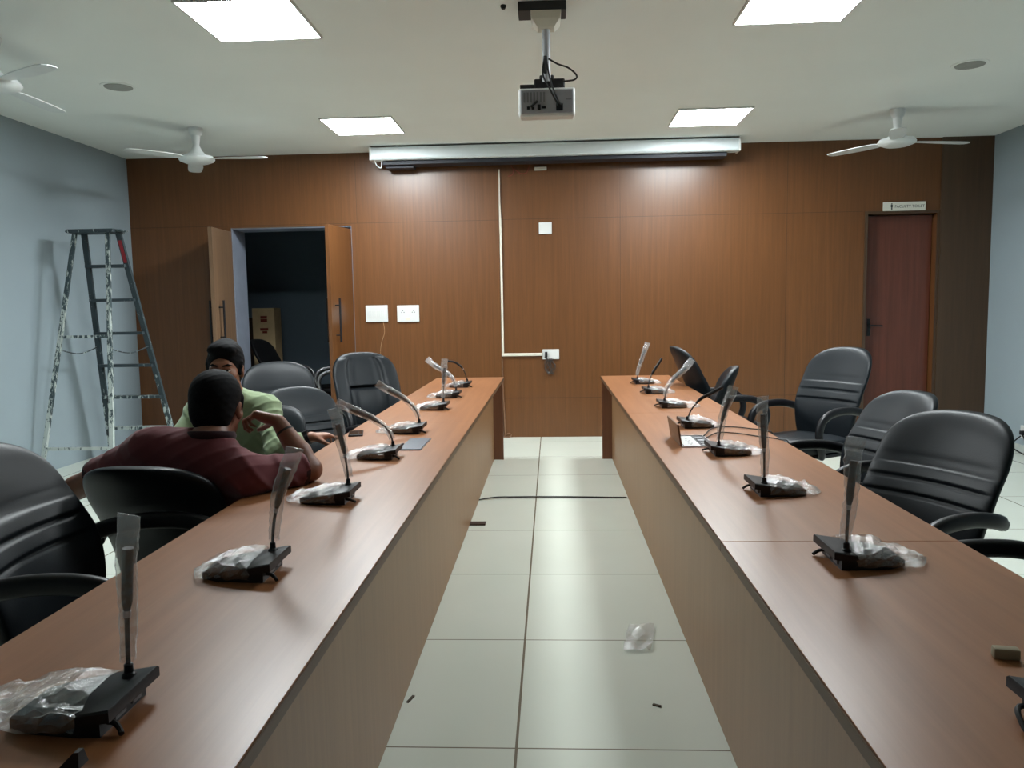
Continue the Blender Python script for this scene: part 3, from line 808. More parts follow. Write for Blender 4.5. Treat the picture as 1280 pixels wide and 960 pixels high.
for z0, z1, xa, xb in ((1.245, 1.285, -0.04, 0.05), (1.29, 1.325, -0.04, 0.05), (1.13, 1.165, -0.05, 0.06), (1.095, 1.125, -0.02, 0.045)): box(bm, xa, xb, -0.1312, -0.129, z0, z1)
obj('printed_mark', bm, M['red_print'], t)
t = thing('wooden_cabinet', 'brown cabinet at the left inside the dark room, behind the carton', 'cabinet', (-4.1, 10.9, 0), 0)
obj('body', box(B(), -0.3, 0.1, -0.25, 0.2, 0, 1.30, 0.004), M['veneer_dark'], t)
obj('door', box(B(), -0.28, 0.08, -0.265, -0.25, 0.05, 1.26, 0.003), M['veneer_dark'], t)

# ------------------------------------------------------------------ step ladder
def ladder():
    t = thing('step_ladder', 'paint-spattered folding step ladder standing by the left wall', 'ladder', (-4.01, 6.9, 0), 0)
    O = Vector((-4.01, 6.9, 0))
    P = lambda x, y, z: Vector((x, y, z)) - O
    def lerp(a, b, z): return a + (b - a) * ((a.z - z) / (a.z - b.z))
    zt = 2.098
    n1, n3 = (P(-4.177, 6.856, zt), P(-4.367, 6.436, 0)), (P(-3.881, 6.856, zt), P(-3.737, 6.436, 0))
    f2, f4 = (P(-4.145, 6.942, zt), P(-4.268, 7.374, 0)), (P(-3.832, 6.942, zt), P(-3.611, 7.374, 0))
    for a, b, mm, wd in ((n1[0], n1[1], 'ladder_w', 0.034), (n3[0], n3[1], 'ladder_w', 0.036)):
        lg = obj('rear_leg', bar(B(), a, b, wd, 0.026), M[mm], t)
        obj('foot', bar(B(), b + (a - b) * 0.0, b + (a - b) * 0.03, wd + 0.01, 0.036), M['rubber'], lg)
    for a, b in (f2, f4):
        rl = obj('side_rail', bar(B(), a, b, 0.045, 0.03), M['ladder'], t)
        obj('foot', bar(B(), b, b + (a - b) * 0.03, 0.054, 0.04), M['rubber'], rl)
    a4 = lerp(*f4, 2.03); b4 = lerp(*f4, 1.834)
    obj('red_sticker', bar(B(), a4 + Vector((0.0, -0.0155, 0)), b4 + Vector((0, -0.0155, 0)), 0.03, 0.002), M['redtape'], t)
    for z in (1.807, 1.505, 1.203, 0.901, 0.60, 0.298):
        a, b = lerp(*f2, z), lerp(*f4, z)
        bm = B(); bar(bm, a + Vector((0, -0.02, 0)), b + Vector((0, -0.02, 0)), 0.075, 0.026, side=(0, 1, 0))
        obj('step', bm, M['ladder'], t)
    for z in (1.187, 0.238):
        a, b = lerp(*n1, z), lerp(*n3, z)
        obj('brace', bar(B(), a, b, 0.022, 0.026, side=(0, 1, 0)), M['ladder_w'], t)
    for na, fa in ((n1, f2), (n3, f4)):
        a, b = lerp(*na, 1.08), lerp(*fa, 1.08)
        mid = (a + b) / 2 + Vector((0, 0, -0.05))
        obj('spreader_strap', sweep(B(), catmull([a, mid, b], 8), 0.009, 0.005, seg=8), M['ladder'], t, smooth=True)
    bm = box(B(), -0.215, 0.205, -0.10, 0.10, zt - 0.008, zt + 0.024, 0.005)
    obj('top_cap', bm, M['ladder'], t)
    bm = B(); box(bm, 0.16, 0.26, -0.06, 0.06, zt + 0.004, zt + 0.018, 0.002); box(bm, -0.24, -0.19, -0.07, 0.07, zt + 0.002, zt + 0.016, 0.002)
    obj('tray_edge', bm, M['ladder_w'], t)
ladder()

# ------------------------------------------------------------------ microphones
def mic_base_bm():
    bm = B()
    plan = [(0, -0.075), (0, 0.075), (-0.045, 0.075), (-0.135, 0.064), (-0.172, 0.045), (-0.172, -0.045), (-0.135, -0.064), (-0.045, -0.075)]
    topz = lambda x: 0.046 + x * 0.15
    r0 = [(x, y, topz(x) - 0.018) for x, y in plan]
    r1 = [(x, y, topz(x) - 0.003) for x, y in plan]
    r2 = [(x * 0.97 - 0.002, y * 0.955, topz(x)) for x, y in plan]
    ring_loft(bm, [r0, r1, r2])
    low_ = [(-0.02, -0.066), (-0.02, 0.066), (-0.05, 0.068), (-0.135, 0.058), (-0.168, 0.042), (-0.168, -0.042), (-0.135, -0.058), (-0.05, -0.068)]
    ring_loft(bm, [[(x, y, 0.0) for x, y in low_], [(x, y, topz(x) - 0.016) for x, y in low_]])
    return bm

def bag_bm(rnd, tail, puff):
    rings = []; N = 15; K = 22
    for i in range(N):
        q = i / (N - 1)
        x = -0.052 - q * (0.125 + tail)
        base = 0.046 + max(x, -0.172) * 0.15
        if q < 0.72: wy, h = 0.079 - 0.018 * (q / 0.72) ** 2, base + 0.006 + puff * math.sin(PI * min(1, q / 0.72))
        else:
            k = (q - 0.72) / 0.28; wy, h = 0.061 * (1 - k) ** 0.8 + 0.010 + 0.02 * k * (1 - k), (base + 0.006) * (1 - k) + 0.008
        ring = []
        for k in range(K):
            a = 2 * PI * k / K; c, s = math.cos(a), math.sin(a)
            y = wy * math.copysign(abs(c) ** 0.55, c); z = h / 2 + 0.001 + h / 2 * math.copysign(abs(s) ** 0.6, s)
            j = 0.0035 if s < 0.2 else 0.006
            ring.append((x + rnd.uniform(-.005, .005), y + rnd.uniform(-j, j), max(0.0012, z + (rnd.uniform(-j, j * 1.1) if s > -0.6 else 0))))
        rings.append(ring)
    return ring_loft(B(), rings, cap0=False)

def mic(side, y, label, tip, neck_x=0.037, seed=1, bag=True, sleeve=True, tail=0.05, puff=0.012, x_rear=0.648, cable=True, turn=0.0, fan=False):
    # side -1 / +1: table; tip: world point where the wrapped head ends
    t = thing('gooseneck_microphone', label, 'microphone', (side * x_rear, y, TZ), (PI if side > 0 else 0.0) + turn, 'gooseneck microphones on the tables')
    rnd = random.Random(seed)
    inv = (Matrix.Translation(t.location) @ Matrix.Rotation(t.rotation_euler.z, 4, 'Z')).inverted()
    bs = obj('base', mic_base_bm(), M['black'], t, smooth=True)
    bm = B(); box(bm, -0.021, -0.016, -0.03, 0.0, 0.008, 0.02); box(bm, -0.021, -0.016, 0.02, 0.045, 0.008, 0.022)
    obj('connector', bm, M['grey'], bs)
    obj('label_strip', box(B(), -0.0195, -0.0185, -0.012, 0.018, 0.0225, 0.0265), M['white'], bs)
    if side > 0 and x_rear > 0.68:
        obj('cable_loop', sweep(B(), catmull([(-0.012, -0.02, 0.020), (0.008, -0.022, 0.023), (0.020, -0.008, 0.020), (0.024, 0.018, 0.009), (0.020, 0.034, 0.0048)], 6), 0.0042, seg=8), M['rubber'], bs, smooth=True)
    elif cable:
        s = rnd.choice((-1, 1)) * 0.01
        obj('cable_stub', sweep(B(), catmull([(-0.022, -0.045, 0.014), (-0.008, -0.047, 0.013), (0.004, -0.050 + s * .5, 0.008), (0.010, -0.052 + s, 0.0048)], 5), 0.0042, seg=8), M['rubber'], bs, smooth=True)
    N0 = Vector((-0.036, 0.048, 0.040)); E = inv @ Vector(tip)
    ln = (E - N0).length
    if fan: pts = [Vector(p) for p in fan]; pts = catmull([N0] + [inv @ p for p in pts], 10)
    else: pts = bez(N0, N0 + Vector((0, 0, ln * 0.42)), N0 + (E - N0) * 0.62 + Vector((0, 0, 0.012)), E, 24)
    n = len(pts)
    bm = B(); lathe(bm, [(0.012, 0.0), (0.011, 0.006), (0.0075, 0.009), (0.007, 0.022), (0.0045, 0.024)], N0 - Vector((0, 0, 0.002)), 14)
    obj('neck_socket', bm, M['black'], t, smooth=True)
    i0, i1 = int(n * 0.40), (int(n * 0.86) if sleeve else n)
    obj('gooseneck', sweep(B(), pts[:i0 + 2], 0.0038, seg=10), M['metal'] if False else M['black_matt'], t, smooth=True)
    cap = pts[i0:i1]
    obj('microphone_head', sweep(B(), cap, lambda q: 0.0050 + 0.0038 * min(1, q / 0.15), seg=14), M['black'], t, smooth=True)
    obj('ring_collar', sweep(B(), pts[i0 - 1:i0 + 1], 0.0062, seg=12), M['metal'], t, smooth=True)
    if bag: obj('plastic_bag', bag_bm(rnd, tail, puff), M['plastic'], t)
    if sleeve:
        d_end = (pts[-1] - pts[-3]).normalized()
        sp = pts[2:] + [pts[-1] + d_end * 0.012]
        sm = len(sp); bm = B(); rings = []
        ang = rnd.uniform(-0.5, 0.5)
        for i, p in enumerate(sp):
            q = i / (sm - 1)
            d = (sp[min(i + 1, sm - 1)] - sp[max(i - 1, 0)]).normalized()
            s = d.cross(Vector((math.sin(ang), math.cos(ang), 0.05))).normalized(); u = d.cross(s)
            a = 0.013 + 0.0085 * q; b = 0.0125 if q < 0.82 else 0.0125 - 0.0105 * (q - 0.82) / 0.18
            b = max(b, 0.0018)
            off = s * 0.003 * math.sin(q * 7 + seed)
            rings.append([p + off + s * a * math.cos(h) * (1 + rnd.uniform(-.13, .13)) + u * b * math.sin(h) * (1 + rnd.uniform(-.13, .13)) for h in [2 * PI * k / 12 for k in range(12)]])
        ring_loft(bm, rings, cap0=False)
        obj('plastic_sleeve', bm, M['sleeve'], t)
    return t

TL = [(-0.665, 1.18, 1.045), (-0.623, 1.84, 1.034), (-0.719, 2.56, 1.037), (-0.908, 3.31, 0.978), (-0.883, 3.99, 0.995), (-0.668, 4.91, 1.05), (-0.879, 5.58, 1.014), (-0.835, 6.32, 0.932)]
YL = [1.14, 1.80, 2.52, 3.27, 3.95, 4.87, 5.54, 6.28]
LBL = ['wrapped microphone nearest the camera on the left table, bottom left corner',
       'wrapped microphone on the left table, stem in front of the man in maroon',
       'wrapped microphone third from the camera on the left table, upright stem',
       'wrapped microphone bent over to the left beside the closed grey cable flap',
       'wrapped microphone bent to the left just beyond the phone on the left table',
       'upright wrapped microphone third from the far end of the left table',
       'wrapped microphone second from the far end of the left table, bent to the left',
       'bare-necked microphone at the far end of the left table, neck curving left']
for i in range(8):
    mic(-1, YL[i], LBL[i], TL[i], seed=i + 3, sleeve=i != 7, tail=(0.10, 0.03, 0.05, 0.06, 0.07, 0.05, 0.06, 0.03)[i], puff=(0.016, 0.014, 0.008, 0.010, 0.012, 0.012, 0.012, 0.008)[i],
        fan=[(-0.70, 6.32, 0.86), (-0.73, 6.32, 0.91), (-0.78, 6.32, 0.945), (-0.835, 6.32, 0.955)] if i == 7 else False)
TR = [(0.74, 1.085, 1.04), (0.700, 1.845, 1.046), (0.674, 2.56, 1.061), (0.735, 3.26, 1.025), (0.856, 4.01, 0.956), (0.841, 4.82, 1.035), (0.774, 5.62, 1.0), (0.76, 6.34, 1.069)]
YR = [1.125, 1.885, 2.6, 3.3, 4.05, 4.86, 5.66, 6.38]
LBR = ['microphone base cut off at the bottom right corner, on the right table',
       'wrapped microphone in front of the largest chair on the right table',
       'upright wrapped microphone second fully visible from the camera on the right table',
       'wrapped microphone leaning right just in front of the open power box',
       'bare-necked microphone bent right, just beyond the open power box',
       'wrapped microphone leaning right, third from the far end of the right table',
       'bare microphone second from the far end of the right table',
       'wrapped microphone at the far end of the right table']
for i in range(8):
    mic(1, YR[i], LBR[i], TR[i], seed=i + 23, sleeve=i not in (4, 6), tail=(0.03, 0.06, 0.05, 0.05, 0.03, 0.08, 0.05, 0.05)[i], puff=(0.008, 0.014, 0.007, 0.010, 0.016, 0.008, 0.010, 0.006)[i],
        x_rear=(0.69 if i == 0 else 0.645), fan=[(0.70, 4.01, 0.84), (0.745, 4.01, 0.895), (0.80, 4.01, 0.925), (0.856, 4.01, 0.956)] if i == 4 else False)

# ------------------------------------------------------------------ people: smooth-blended volumes turned into one continuous surface
def V(*a): return np.array(a, dtype=np.float64)
def cone(a, b, ra, rb, k=0.02, op='add'): return dict(t='c', a=np.array(a, float), b=np.array(b, float), ra=ra, rb=rb, k=k, op=op)
def ell(c, r, R=None, k=0.015, op='add'): return dict(t='e', c=np.array(c, float), r=np.array(r, float), R=R, k=k, op=op)
def cut(p, n, rad, k=0.004): return dict(t='h', p=np.array(p, float), n=-np.array(n, float) / np.linalg.norm(n), rad=rad, k=k, op='sub')

def prim_box(p):
    if p['t'] == 'c':
        r = max(p['ra'], p['rb']); return np.minimum(p['a'], p['b']) - r, np.maximum(p['a'], p['b']) + r
    if p['t'] == 'e':
        r = p['r'].max() if p['R'] is not None else p['r']; return p['c'] - r, p['c'] + r
    return p['p'] - p['rad'], p['p'] + p['rad']

def prim_dist(p, X, Y, Z):
    if p['t'] == 'c':
        ba = p['b'] - p['a']; l2 = max(ba @ ba, 1e-9)
        px, py, pz = X - p['a'][0], Y - p['a'][1], Z - p['a'][2]
        h = np.clip((px * ba[0] + py * ba[1] + pz * ba[2]) / l2, 0, 1)
        return np.sqrt((px - h * ba[0]) ** 2 + (py - h * ba[1]) ** 2 + (pz - h * ba[2]) ** 2) - (p['ra'] + (p['rb'] - p['ra']) * h)
    if p['t'] == 'e':
        px, py, pz = X - p['c'][0], Y - p['c'][1], Z - p['c'][2]
        if p['R'] is not None:
            R = p['R']; px, py, pz = (R[0, 0] * px + R[1, 0] * py + R[2, 0] * pz, R[0, 1] * px + R[1, 1] * py + R[2, 1] * pz, R[0, 2] * px + R[1, 2] * py + R[2, 2] * pz)
        k0 = np.sqrt((px / p['r'][0]) ** 2 + (py / p['r'][1]) ** 2 + (pz / p['r'][2]) ** 2)
        k1 = np.sqrt((px / p['r'][0] ** 2) ** 2 + (py / p['r'][1] ** 2) ** 2 + (pz / p['r'][2] ** 2) ** 2)
        return k0 * (k0 - 1) / np.maximum(k1, 1e-6)
    px, py, pz = X - p['p'][0], Y - p['p'][1], Z - p['p'][2]
    pl = -(px * p['n'][0] + py * p['n'][1] + pz * p['n'][2])
    return np.maximum(pl, np.sqrt(px * px + py * py + pz * pz) - p['rad'])

def volume_mesh(prims, vox, wrinkle=None):
    add = [p for p in prims if p['op'] == 'add']
    lo = np.min([prim_box(p)[0] for p in add], 0) - 4 * vox; hi = np.max([prim_box(p)[1] for p in add], 0) + 4 * vox
    n = np.ceil((hi - lo) / vox).astype(int) + 1
    ax = [lo[i] + vox * np.arange(n[i]) for i in range(3)]
    D = np.full(n, 0.2, np.float32)
    for p in prims:
        k = p['k']; b0, b1 = prim_box(p); pad = k + 4 * vox
        i0 = np.clip(np.floor((b0 - pad - lo) / vox).astype(int), 0, n - 1); i1 = np.clip(np.ceil((b1 + pad - lo) / vox).astype(int) + 1, 1, n)
        if (i1 <= i0).any(): continue
        sl = tuple(slice(i0[i], i1[i]) for i in range(3))
        X, Y, Z = np.meshgrid(ax[0][sl[0]], ax[1][sl[1]], ax[2][sl[2]], indexing='ij', sparse=True)
        d = prim_dist(p, X, Y, Z); a = D[sl]
        if p['op'] == 'add':
            h = np.clip(0.5 + 0.5 * (a - d) / k, 0, 1); D[sl] = a * (1 - h) + d * h - k * h * (1 - h)
        else:
            d = -d; h = np.clip(0.5 + 0.5 * (d - a) / k, 0, 1); D[sl] = a * (1 - h) + d * h + k * h * (1 - h)
    if wrinkle is not None:
        X, Y, Z = np.meshgrid(*ax, indexing='ij', sparse=True)
        D = D + wrinkle(X, Y, Z).astype(np.float32)
    # surface nets
    s = D < 0
    c = np.zeros(np.array(D.shape) - 1, np.int8)
    for dx in (0, 1):
        for dy in (0, 1):
            for dz in (0, 1): c += s[dx:s.shape[0] - 1 + dx, dy:s.shape[1] - 1 + dy, dz:s.shape[2] - 1 + dz]
    act = np.argwhere((c > 0) & (c < 8))
    ids = np.full(c.shape, -1, np.int32); ids[tuple(act.T)] = np.arange(len(act))
    corners = [(x, y, z) for x in (0, 1) for y in (0, 1) for z in (0, 1)]
    val = {q: D[act[:, 0] + q[0], act[:, 1] + q[1], act[:, 2] + q[2]] for q in corners}
    acc = np.zeros((len(act), 3)); cnt = np.zeros(len(act))
    for q in corners:
        for i in range(3):
            if q[i]: continue
            r = list(q); r[i] = 1; r = tuple(r)
            a, b = val[q], val[r]; mk = (a < 0) != (b < 0)
            t = np.where(mk, a / np.where(mk, a - b, 1), 0)
            pt = np.tile(np.array(q, float), (len(act), 1)); pt[:, i] = t
            acc[mk] += pt[mk]; cnt[mk] += 1
    co = lo + vox * (act + acc / np.maximum(cnt, 1)[:, None])
    faces = []
    for i in range(3):
        j, k = (i + 1) % 3, (i + 2) % 3
        a = np.moveaxis(s, i, 0); mk = np.moveaxis(a[:-1] != a[1:], 0, i)
        e = np.argwhere(mk); e = e[(e[:, j] > 0) & (e[:, k] > 0)]
        def at(dj, dk):
            q = e.copy(); q[:, j] -= dj; q[:, k] -= dk
            ok = (q < np.array(ids.shape)).all(1); r = np.full(len(q), -1); r[ok] = ids[tuple(q[ok].T)]; return r
        f = np.stack([at(1, 1), at(0, 1), at(0, 0), at(1, 0)], 1)
        neg = s[tuple(e.T)]
        f[~neg] = f[~neg][:, ::-1]
        faces.append(f[(f >= 0).all(1)])
    return co, np.concatenate(faces)

def vol_obj(name, prims, vox, mat, parent, wrinkle=None, smooth_it=2):
    co, fa = volume_mesh(prims, vox, wrinkle)
    me = bpy.data.meshes.new(name)
    inv = np.array(parent.location)
    me.from_pydata((co - inv).tolist(), [], fa.tolist()); me.materials.append(mat)
    bm = bmesh.new(); bm.from_mesh(me)
    for _ in range(smooth_it): bmesh.ops.smooth_vert(bm, verts=bm.verts, factor=0.5, use_axis_x=True, use_axis_y=True, use_axis_z=True)
    bmesh.ops.recalc_face_normals(bm, faces=bm.faces[:]); bm.to_mesh(me); bm.free()
    me.polygons.foreach_set('use_smooth', [True] * len(me.polygons))
    o = bpy.data.objects.new(name, me); COL.objects.link(o); o.parent = parent
    return o

class Head:
    def __init__(self, c, yaw, pitch, roll, s=1.0):
        # local axes: x to the person's right, y out of the face, z up; yaw 0 looks along +y
        self.R = np.array(Euler((pitch, roll, yaw), 'XYZ').to_matrix()); self.c = np.array(c, float); self.s = s
    def w(self, p): return self.c + self.R @ (np.array(p, float) * self.s)
    def E(self, c, r, k=0.015, op='add', rot=None):
        R = self.R if rot is None else self.R @ np.array(Euler(rot).to_matrix())
        return ell(self.w(c), np.array(r) * self.s, R, k * self.s, op)
    def C(self, a, b, ra, rb, k=0.012, op='add'): return cone(self.w(a), self.w(b), ra * self.s, rb * self.s, k * self.s, op)
    def prims(self, neck_to):
        E, C = self.E, self.C
        P = [E((0, -.018, .034), (.074, .093, .084)), E((0, .028, -.030), (.060, .062, .082), .03), E((0, .030, -.075), (.046, .050, .040), .02),
             C((-.012, .070, -.106), (.012, .070, -.106), .015, .015, .02),
             C((-.032, .078, .022), (.032, .078, .022), .011, .011, .014),
             E((.040, .060, -.025), (.024, .020, .020), .02), E((-.040, .060, -.025), (.024, .020, .020), .02),
             E((.031, .097, .002), (.017, .013, .011), .010, 'sub'), E((-.031, .097, .002), (.017, .013, .011), .010, 'sub'),
             C((0, .086, .012), (0, .106, -.028), .007, .011, .010), C((-.011, .094, -.034), (.011, .094, -.034), .0065, .0065, .006),
             E((0, .087, -.060), (.023, .010, .006), .006), E((0, .086, -.070), (.019, .010, .0065), .006),
             C((-.022, .098, -.0645), (.022, .098, -.0645), .0035, .0035, .004, 'sub')]
        for sx in (-1, 1):
            P += [E((sx * .076, -.008, -.008), (.009, .019, .031), .008, rot=(0.2, 0, -sx * 0.35)), E((sx * .083, -.003, -.006), (.005, .009, .016), .005, 'sub'), E((sx * .074, .0, -.034), (.007, .008, .009), .006)]
        P += [cone(self.w((0, -.028, -.055)), neck_to, .054 * self.s, .058, .03)]
        return P
    def hair(self, seed, front=0.050, puff=0.0):
        E, C = self.E, self.C
        P = [E((0, -.020, .038), (.081, .100, .088 + puff), .01)]
        P += [E((0, -.052, -.015), (.070, .060, .075), .02)]
        if puff: P += [E((0, .035, .098), (.062, .052, .032), .02), E((-.03, .06, .088), (.03, .026, .022), .015), E((.032, .055, .090), (.03, .026, .022), .015)]
        for sx in (-1, 1): P += [C((sx * .072, .012, .03), (sx * .071, .020, -.020), .012, .008, .012)]
        # clear the face, the ears and the nape
        P += [E((0, .130, -.035), (.104, .110, .100 + (front - 0.05)), .008, 'sub'), E((0, .03, -.105), (.12, .11, .055), .01, 'sub')]
        for sx in (-1, 1): P += [E((sx * .092, .002, -.018), (.022, .024, .036), .006, 'sub')]
        P += [cut(self.w((0, -.05, -.088)), self.R @ np.array([0, -.35, 1.0]), .10 * self.s, .008)]
        return P
    def eyes(self, parent, brow=True):
        for sx in (-1, 1):
            e = obj('eye', B(), M['eye_white'], parent)
            bm = B(); bmesh.ops.create_uvsphere(bm, u_segments=16, v_segments=12, radius=.0118 * self.s)
            bm.to_mesh(e.data); bm.free()
            p = self.w((sx * .031, .0795, .001)); e.location = Vector(p) - parent.location
            bm = B(); lathe(bm, [(0, 0.0012), (.0045, .0008), (.0056, 0)], seg=14)
            i = obj('iris', bm, M['iris'], e)
            i.matrix_local = Matrix(self.R.tolist()).to_4x4() @ Matrix.Translation((0, .0113 * self.s, 0)) @ Matrix.Rotation(-PI / 2, 4, 'X')
            R = self.R
            lid = [self.E((sx * .031, .0815, .0095), (.0165, .0115, .0060), .004), self.E((sx * .031, .0815, -.0085), (.015, .0105, .0045), .004)]
            vol_obj('eyelid', lid, .0025, parent['skin_mat_name'] and M[parent['skin_mat_name']], parent, smooth_it=1)
            br = [self.C((sx * .014, .091, .021), (sx * .034, .089, .027), .0042, .0046, .003), self.C((sx * .034, .089, .027), (sx * .052, .074, .021), .0046, .0026, .003)]
            vol_obj('eyebrow', br, .0022, M['hair'], parent, smooth_it=1)

def hand(wrist, d, palm, thumb_side, curl, spread=0.10, s=1.0, thumb_curl=0.3):
    # d: wrist to knuckles; palm: out of the palm; curl: (knuckle, middle, tip) bends per finger, index first
    d = np.array(d, float); d /= np.linalg.norm(d)
    pn = np.array(palm, float); pn -= d * (pn @ d); pn /= np.linalg.norm(pn)
    lat = np.cross(d, pn) * thumb_side; lat /= np.linalg.norm(lat)
    w = np.array(wrist, float); P = []
    offs = (.028, .0095, -.009, -.026); base = (.086, .090, .085, .076)
    lens = ((.043, .026, .021), (.047, .030, .022), (.043, .028, .021), (.034, .021, .019)); rad = (.0088, .0091, .0086, .0076)
    for i in range(4):
        kn = w + d * base[i] * s + lat * offs[i] * s
        P.append(cone(w + d * .012 * s + lat * offs[i] * .55 * s, kn, .0155 * s, .0118 * s, .014))
        f = d + lat * spread * (1.2, .35, -.45, -1.2)[i]; f /= np.linalg.norm(f)
        p = kn; a = 0.0
        for j in range(3):
            a += curl[i][j]; q = f * math.cos(a) + pn * math.sin(a)
            e = p + q * lens[i][j] * s
            P.append(cone(p, e, rad[i] * (1 - .08 * j) * s, rad[i] * (1 - .08 * (j + 1)) * s, .004)); p = e
    P.append(ell(w + d * .05 * s + pn * .006 * s, V(.034, .034, .016) * s, np.stack([lat, d, pn], 1), .015))
    b = w + d * .022 * s + lat * .026 * s + pn * .006 * s
    t = d * .55 + lat * .75 + pn * .35; t /= np.linalg.norm(t)
    p1 = b + t * .042 * s
    t2 = t * math.cos(thumb_curl) + (d * .7 + pn * .6 - lat * .2) * math.sin(thumb_curl); t2 /= np.linalg.norm(t2)
    p2 = p1 + t2 * .031 * s; p3 = p2 + (t2 * .9 + d * .3) * .024 * s
    P += [cone(b, p1, .0150 * s, .0112 * s, .012), cone(p1, p2, .0106 * s, .0098 * s, .004), cone(p2, p3, .0098 * s, .0080 * s, .004)]
    return P

def folds(amp, f=1.0, seed=0, dirs=((1.0, .4, .9), (-.7, .5, 1.0), (.2, -.9, .6))):
    def fn(X, Y, Z):
        r = 0
        for i, (a, b, c) in enumerate(dirs):
            g = f * (30 + 13 * i)
            wob = 1.3 * np.sin(9 * X + 3 * i + seed) + 1.1 * np.sin(11 * Z + 5 * Y + 2 * i)
            v = np.sin(g * (a * X + b * Y + c * Z) + wob + seed * 1.7 + i)
            r = r - amp * (np.maximum(v, -0.2) ** 3) * (0.5 + 0.5 * np.sin(6 * X - 8 * Z + i * 2 + seed)) / (1 + .3 * i)
        return r
    return fn

def shoe(ankle, toe_dir, k=0.02):
    a = np.array(ankle, float); t = np.array(toe_dir, float); t /= np.linalg.norm(t)
    g = V(a[0], a[1], 0)
    P = [cone(g - t * .035 + V(0, 0, .045), g + t * .06 + V(0, 0, .042), .040, .041, k), cone(g + t * .06 + V(0, 0, .040), g + t * .165 + V(0, 0, .034), .041, .031, k), cone(g - t * .02 + V(0, 0, .05), a + V(0, 0, .03), .042, .040, k)]
    P.append(dict(t='h', p=g + t * .06 + V(0, 0, .003), n=V(0, 0, -1), rad=.30, k=.003, op='sub'))
    return P

def man_maroon():
    root = thing('person', 'man in a maroon shirt seen from behind, elbow on the left table', 'person', (-1.30, 2.88, 0))
    root['skin_mat_name'] = 'skin_a'
    H = Head((-1.197, 2.755, 1.035), 0.02, -0.10, 0.03, 1.07)
    nb = V(-1.185, 2.655, .915)
    sL, eL, wL = V(-1.405, 2.66, .895), V(-1.705, 2.70, .755), V(-1.64, 2.935, .735)
    sR, eR, wR = V(-1.05, 2.615, .815), V(-.885, 2.80, .796), V(-1.008, 2.842, .965)
    pel, kR, kL = V(-1.30, 2.90, .585), V(-1.19, 3.30, .545), V(-1.45, 3.29, .545)
    aR, aL = V(-1.18, 3.20, .10), V(-1.46, 3.22, .10)
    torso = [cone(pel - V(.07, 0, 0), pel + V(.07, 0, 0), .115, .115), cone(V(-1.36, 2.80, .70), V(-1.21, 2.80, .70), .105, .105, .05), cone(V(-1.34, 2.69, .80), V(-1.16, 2.69, .79), .105, .10, .05),
             cone(sL, V(-1.22, 2.655, .865), .062, .07, .04), cone(V(-1.22, 2.655, .865), sR, .07, .058, .04), cone(nb - V(0, 0, .02), sL + V(.05, 0, .02), .055, .046, .04), cone(nb - V(0, 0, .02), sR + V(-.03, 0, .02), .055, .044, .04)]
    arms = [cone(sL, eL, .050, .041, .03), cone(eL, wL, .041, .028, .015), cone(sR, eR, .050, .043, .03), cone(eR, eR + (wR - eR) * .35, .041, .043, .015), cone(eR + (wR - eR) * .35, wR, .043, .027, .015)]
    legs = [cone(pel + V(.09, .02, 0), kR, .085, .060), cone(pel + V(-.09, .02, 0), kL, .085, .060), cone(kR, aR, .056, .038), cone(kL, aL, .056, .038)]
    cheek = hand(wR + V(-.006, 0, .006), (-.93, .02, .28), (-.25, -.35, -.9), -1, [(.75, 1.2, .7), (.85, 1.25, .7), (.95, 1.3, .7), (1.05, 1.3, .7)], .06, .98, .2)
    rest = hand(wL, (.35, .9, -.12), (.1, -.1, -1), 1, [(.2, .35, .2), (.25, .35, .25), (.25, .4, .25), (.3, .4, .3)], .10, .98)
    vol_obj('body', H.prims(nb) + torso + arms + legs + cheek + rest, .0058, M['skin_a'], root, smooth_it=1)
    infl = lambda P, g: [dict(p, **({'ra': p['ra'] + g, 'rb': p['rb'] + g} if p['t'] == 'c' else {'r': p['r'] + g})) for p in P]
    cuL, cuR = sL + (eL - sL) * .70, sR + (eR - sR) * .84
    sl = [cone(sL, cuL + (eL - sL) * .2, .066, .061, .035), cone(sR, cuR + (eR - sR) * .2, .064, .062, .035)]
    trim = [cut(cuL, -(eL - sL), .13), cut(cuR, -(eR - sR), .13)]
    hole = [ell(nb + V(0, .025, .055), (.066, .072, .045), None, .01, 'sub')]
    sh = vol_obj('shirt', infl(torso, .012) + sl + trim + hole, .006, M['maroon'], root, folds(.006, 2.2, 1))
    for c, d in ((cuL, eL - sL), (cuR, eR - sR)):
        d = d / np.linalg.norm(d); g = .063
        obj('sleeve_trim', sweep(B(), [Vector(c - d * .010) - root.location, Vector(c + d * .006) - root.location], g, seg=28), M['maroon_dark'], sh, smooth=True)
    ring = [Vector(nb + V(.074 * math.cos(a), .010 + .072 * math.sin(a), .030 + .022 * math.sin(-a) * .6)) - root.location for a in [2 * PI * i / 28 for i in range(28)]]
    obj('collar', sweep(B(), ring, .009, .015, seg=10, closed=True), M['maroon_dark'], sh, smooth=True)
    vol_obj('hair', H.hair(1, .058), .0042, M['hair'], root, folds(.0016, 6, 3))
    H.eyes(root)
    tr = infl(torso[:1], .014) + infl(legs, .016)
    vol_obj('trousers', tr + [cut(pel + V(0, -.08, .09), (0, .35, -1), .22)] + [cut(a + V(0, 0, .03), (0, 0, 1), .1) for a in (aR, aL)], .008, M['jeans'], root, folds(.004, .8, 5))
    for a in (aR, aL): vol_obj('shoe', shoe(a, (0, 1, 0)), .006, M['black_matt'], root)
    d = (wR - eR) / np.linalg.norm(wR - eR); c = eR + (wR - eR) * .80
    obj('wrist_band', sweep(B(), [Vector(c - d * .004) - root.location, Vector(c + d * .004) - root.location], .0335, seg=24), plain('dark_cord', (0.02, 0.016, 0.012, 1), 0.7), root, smooth=True)

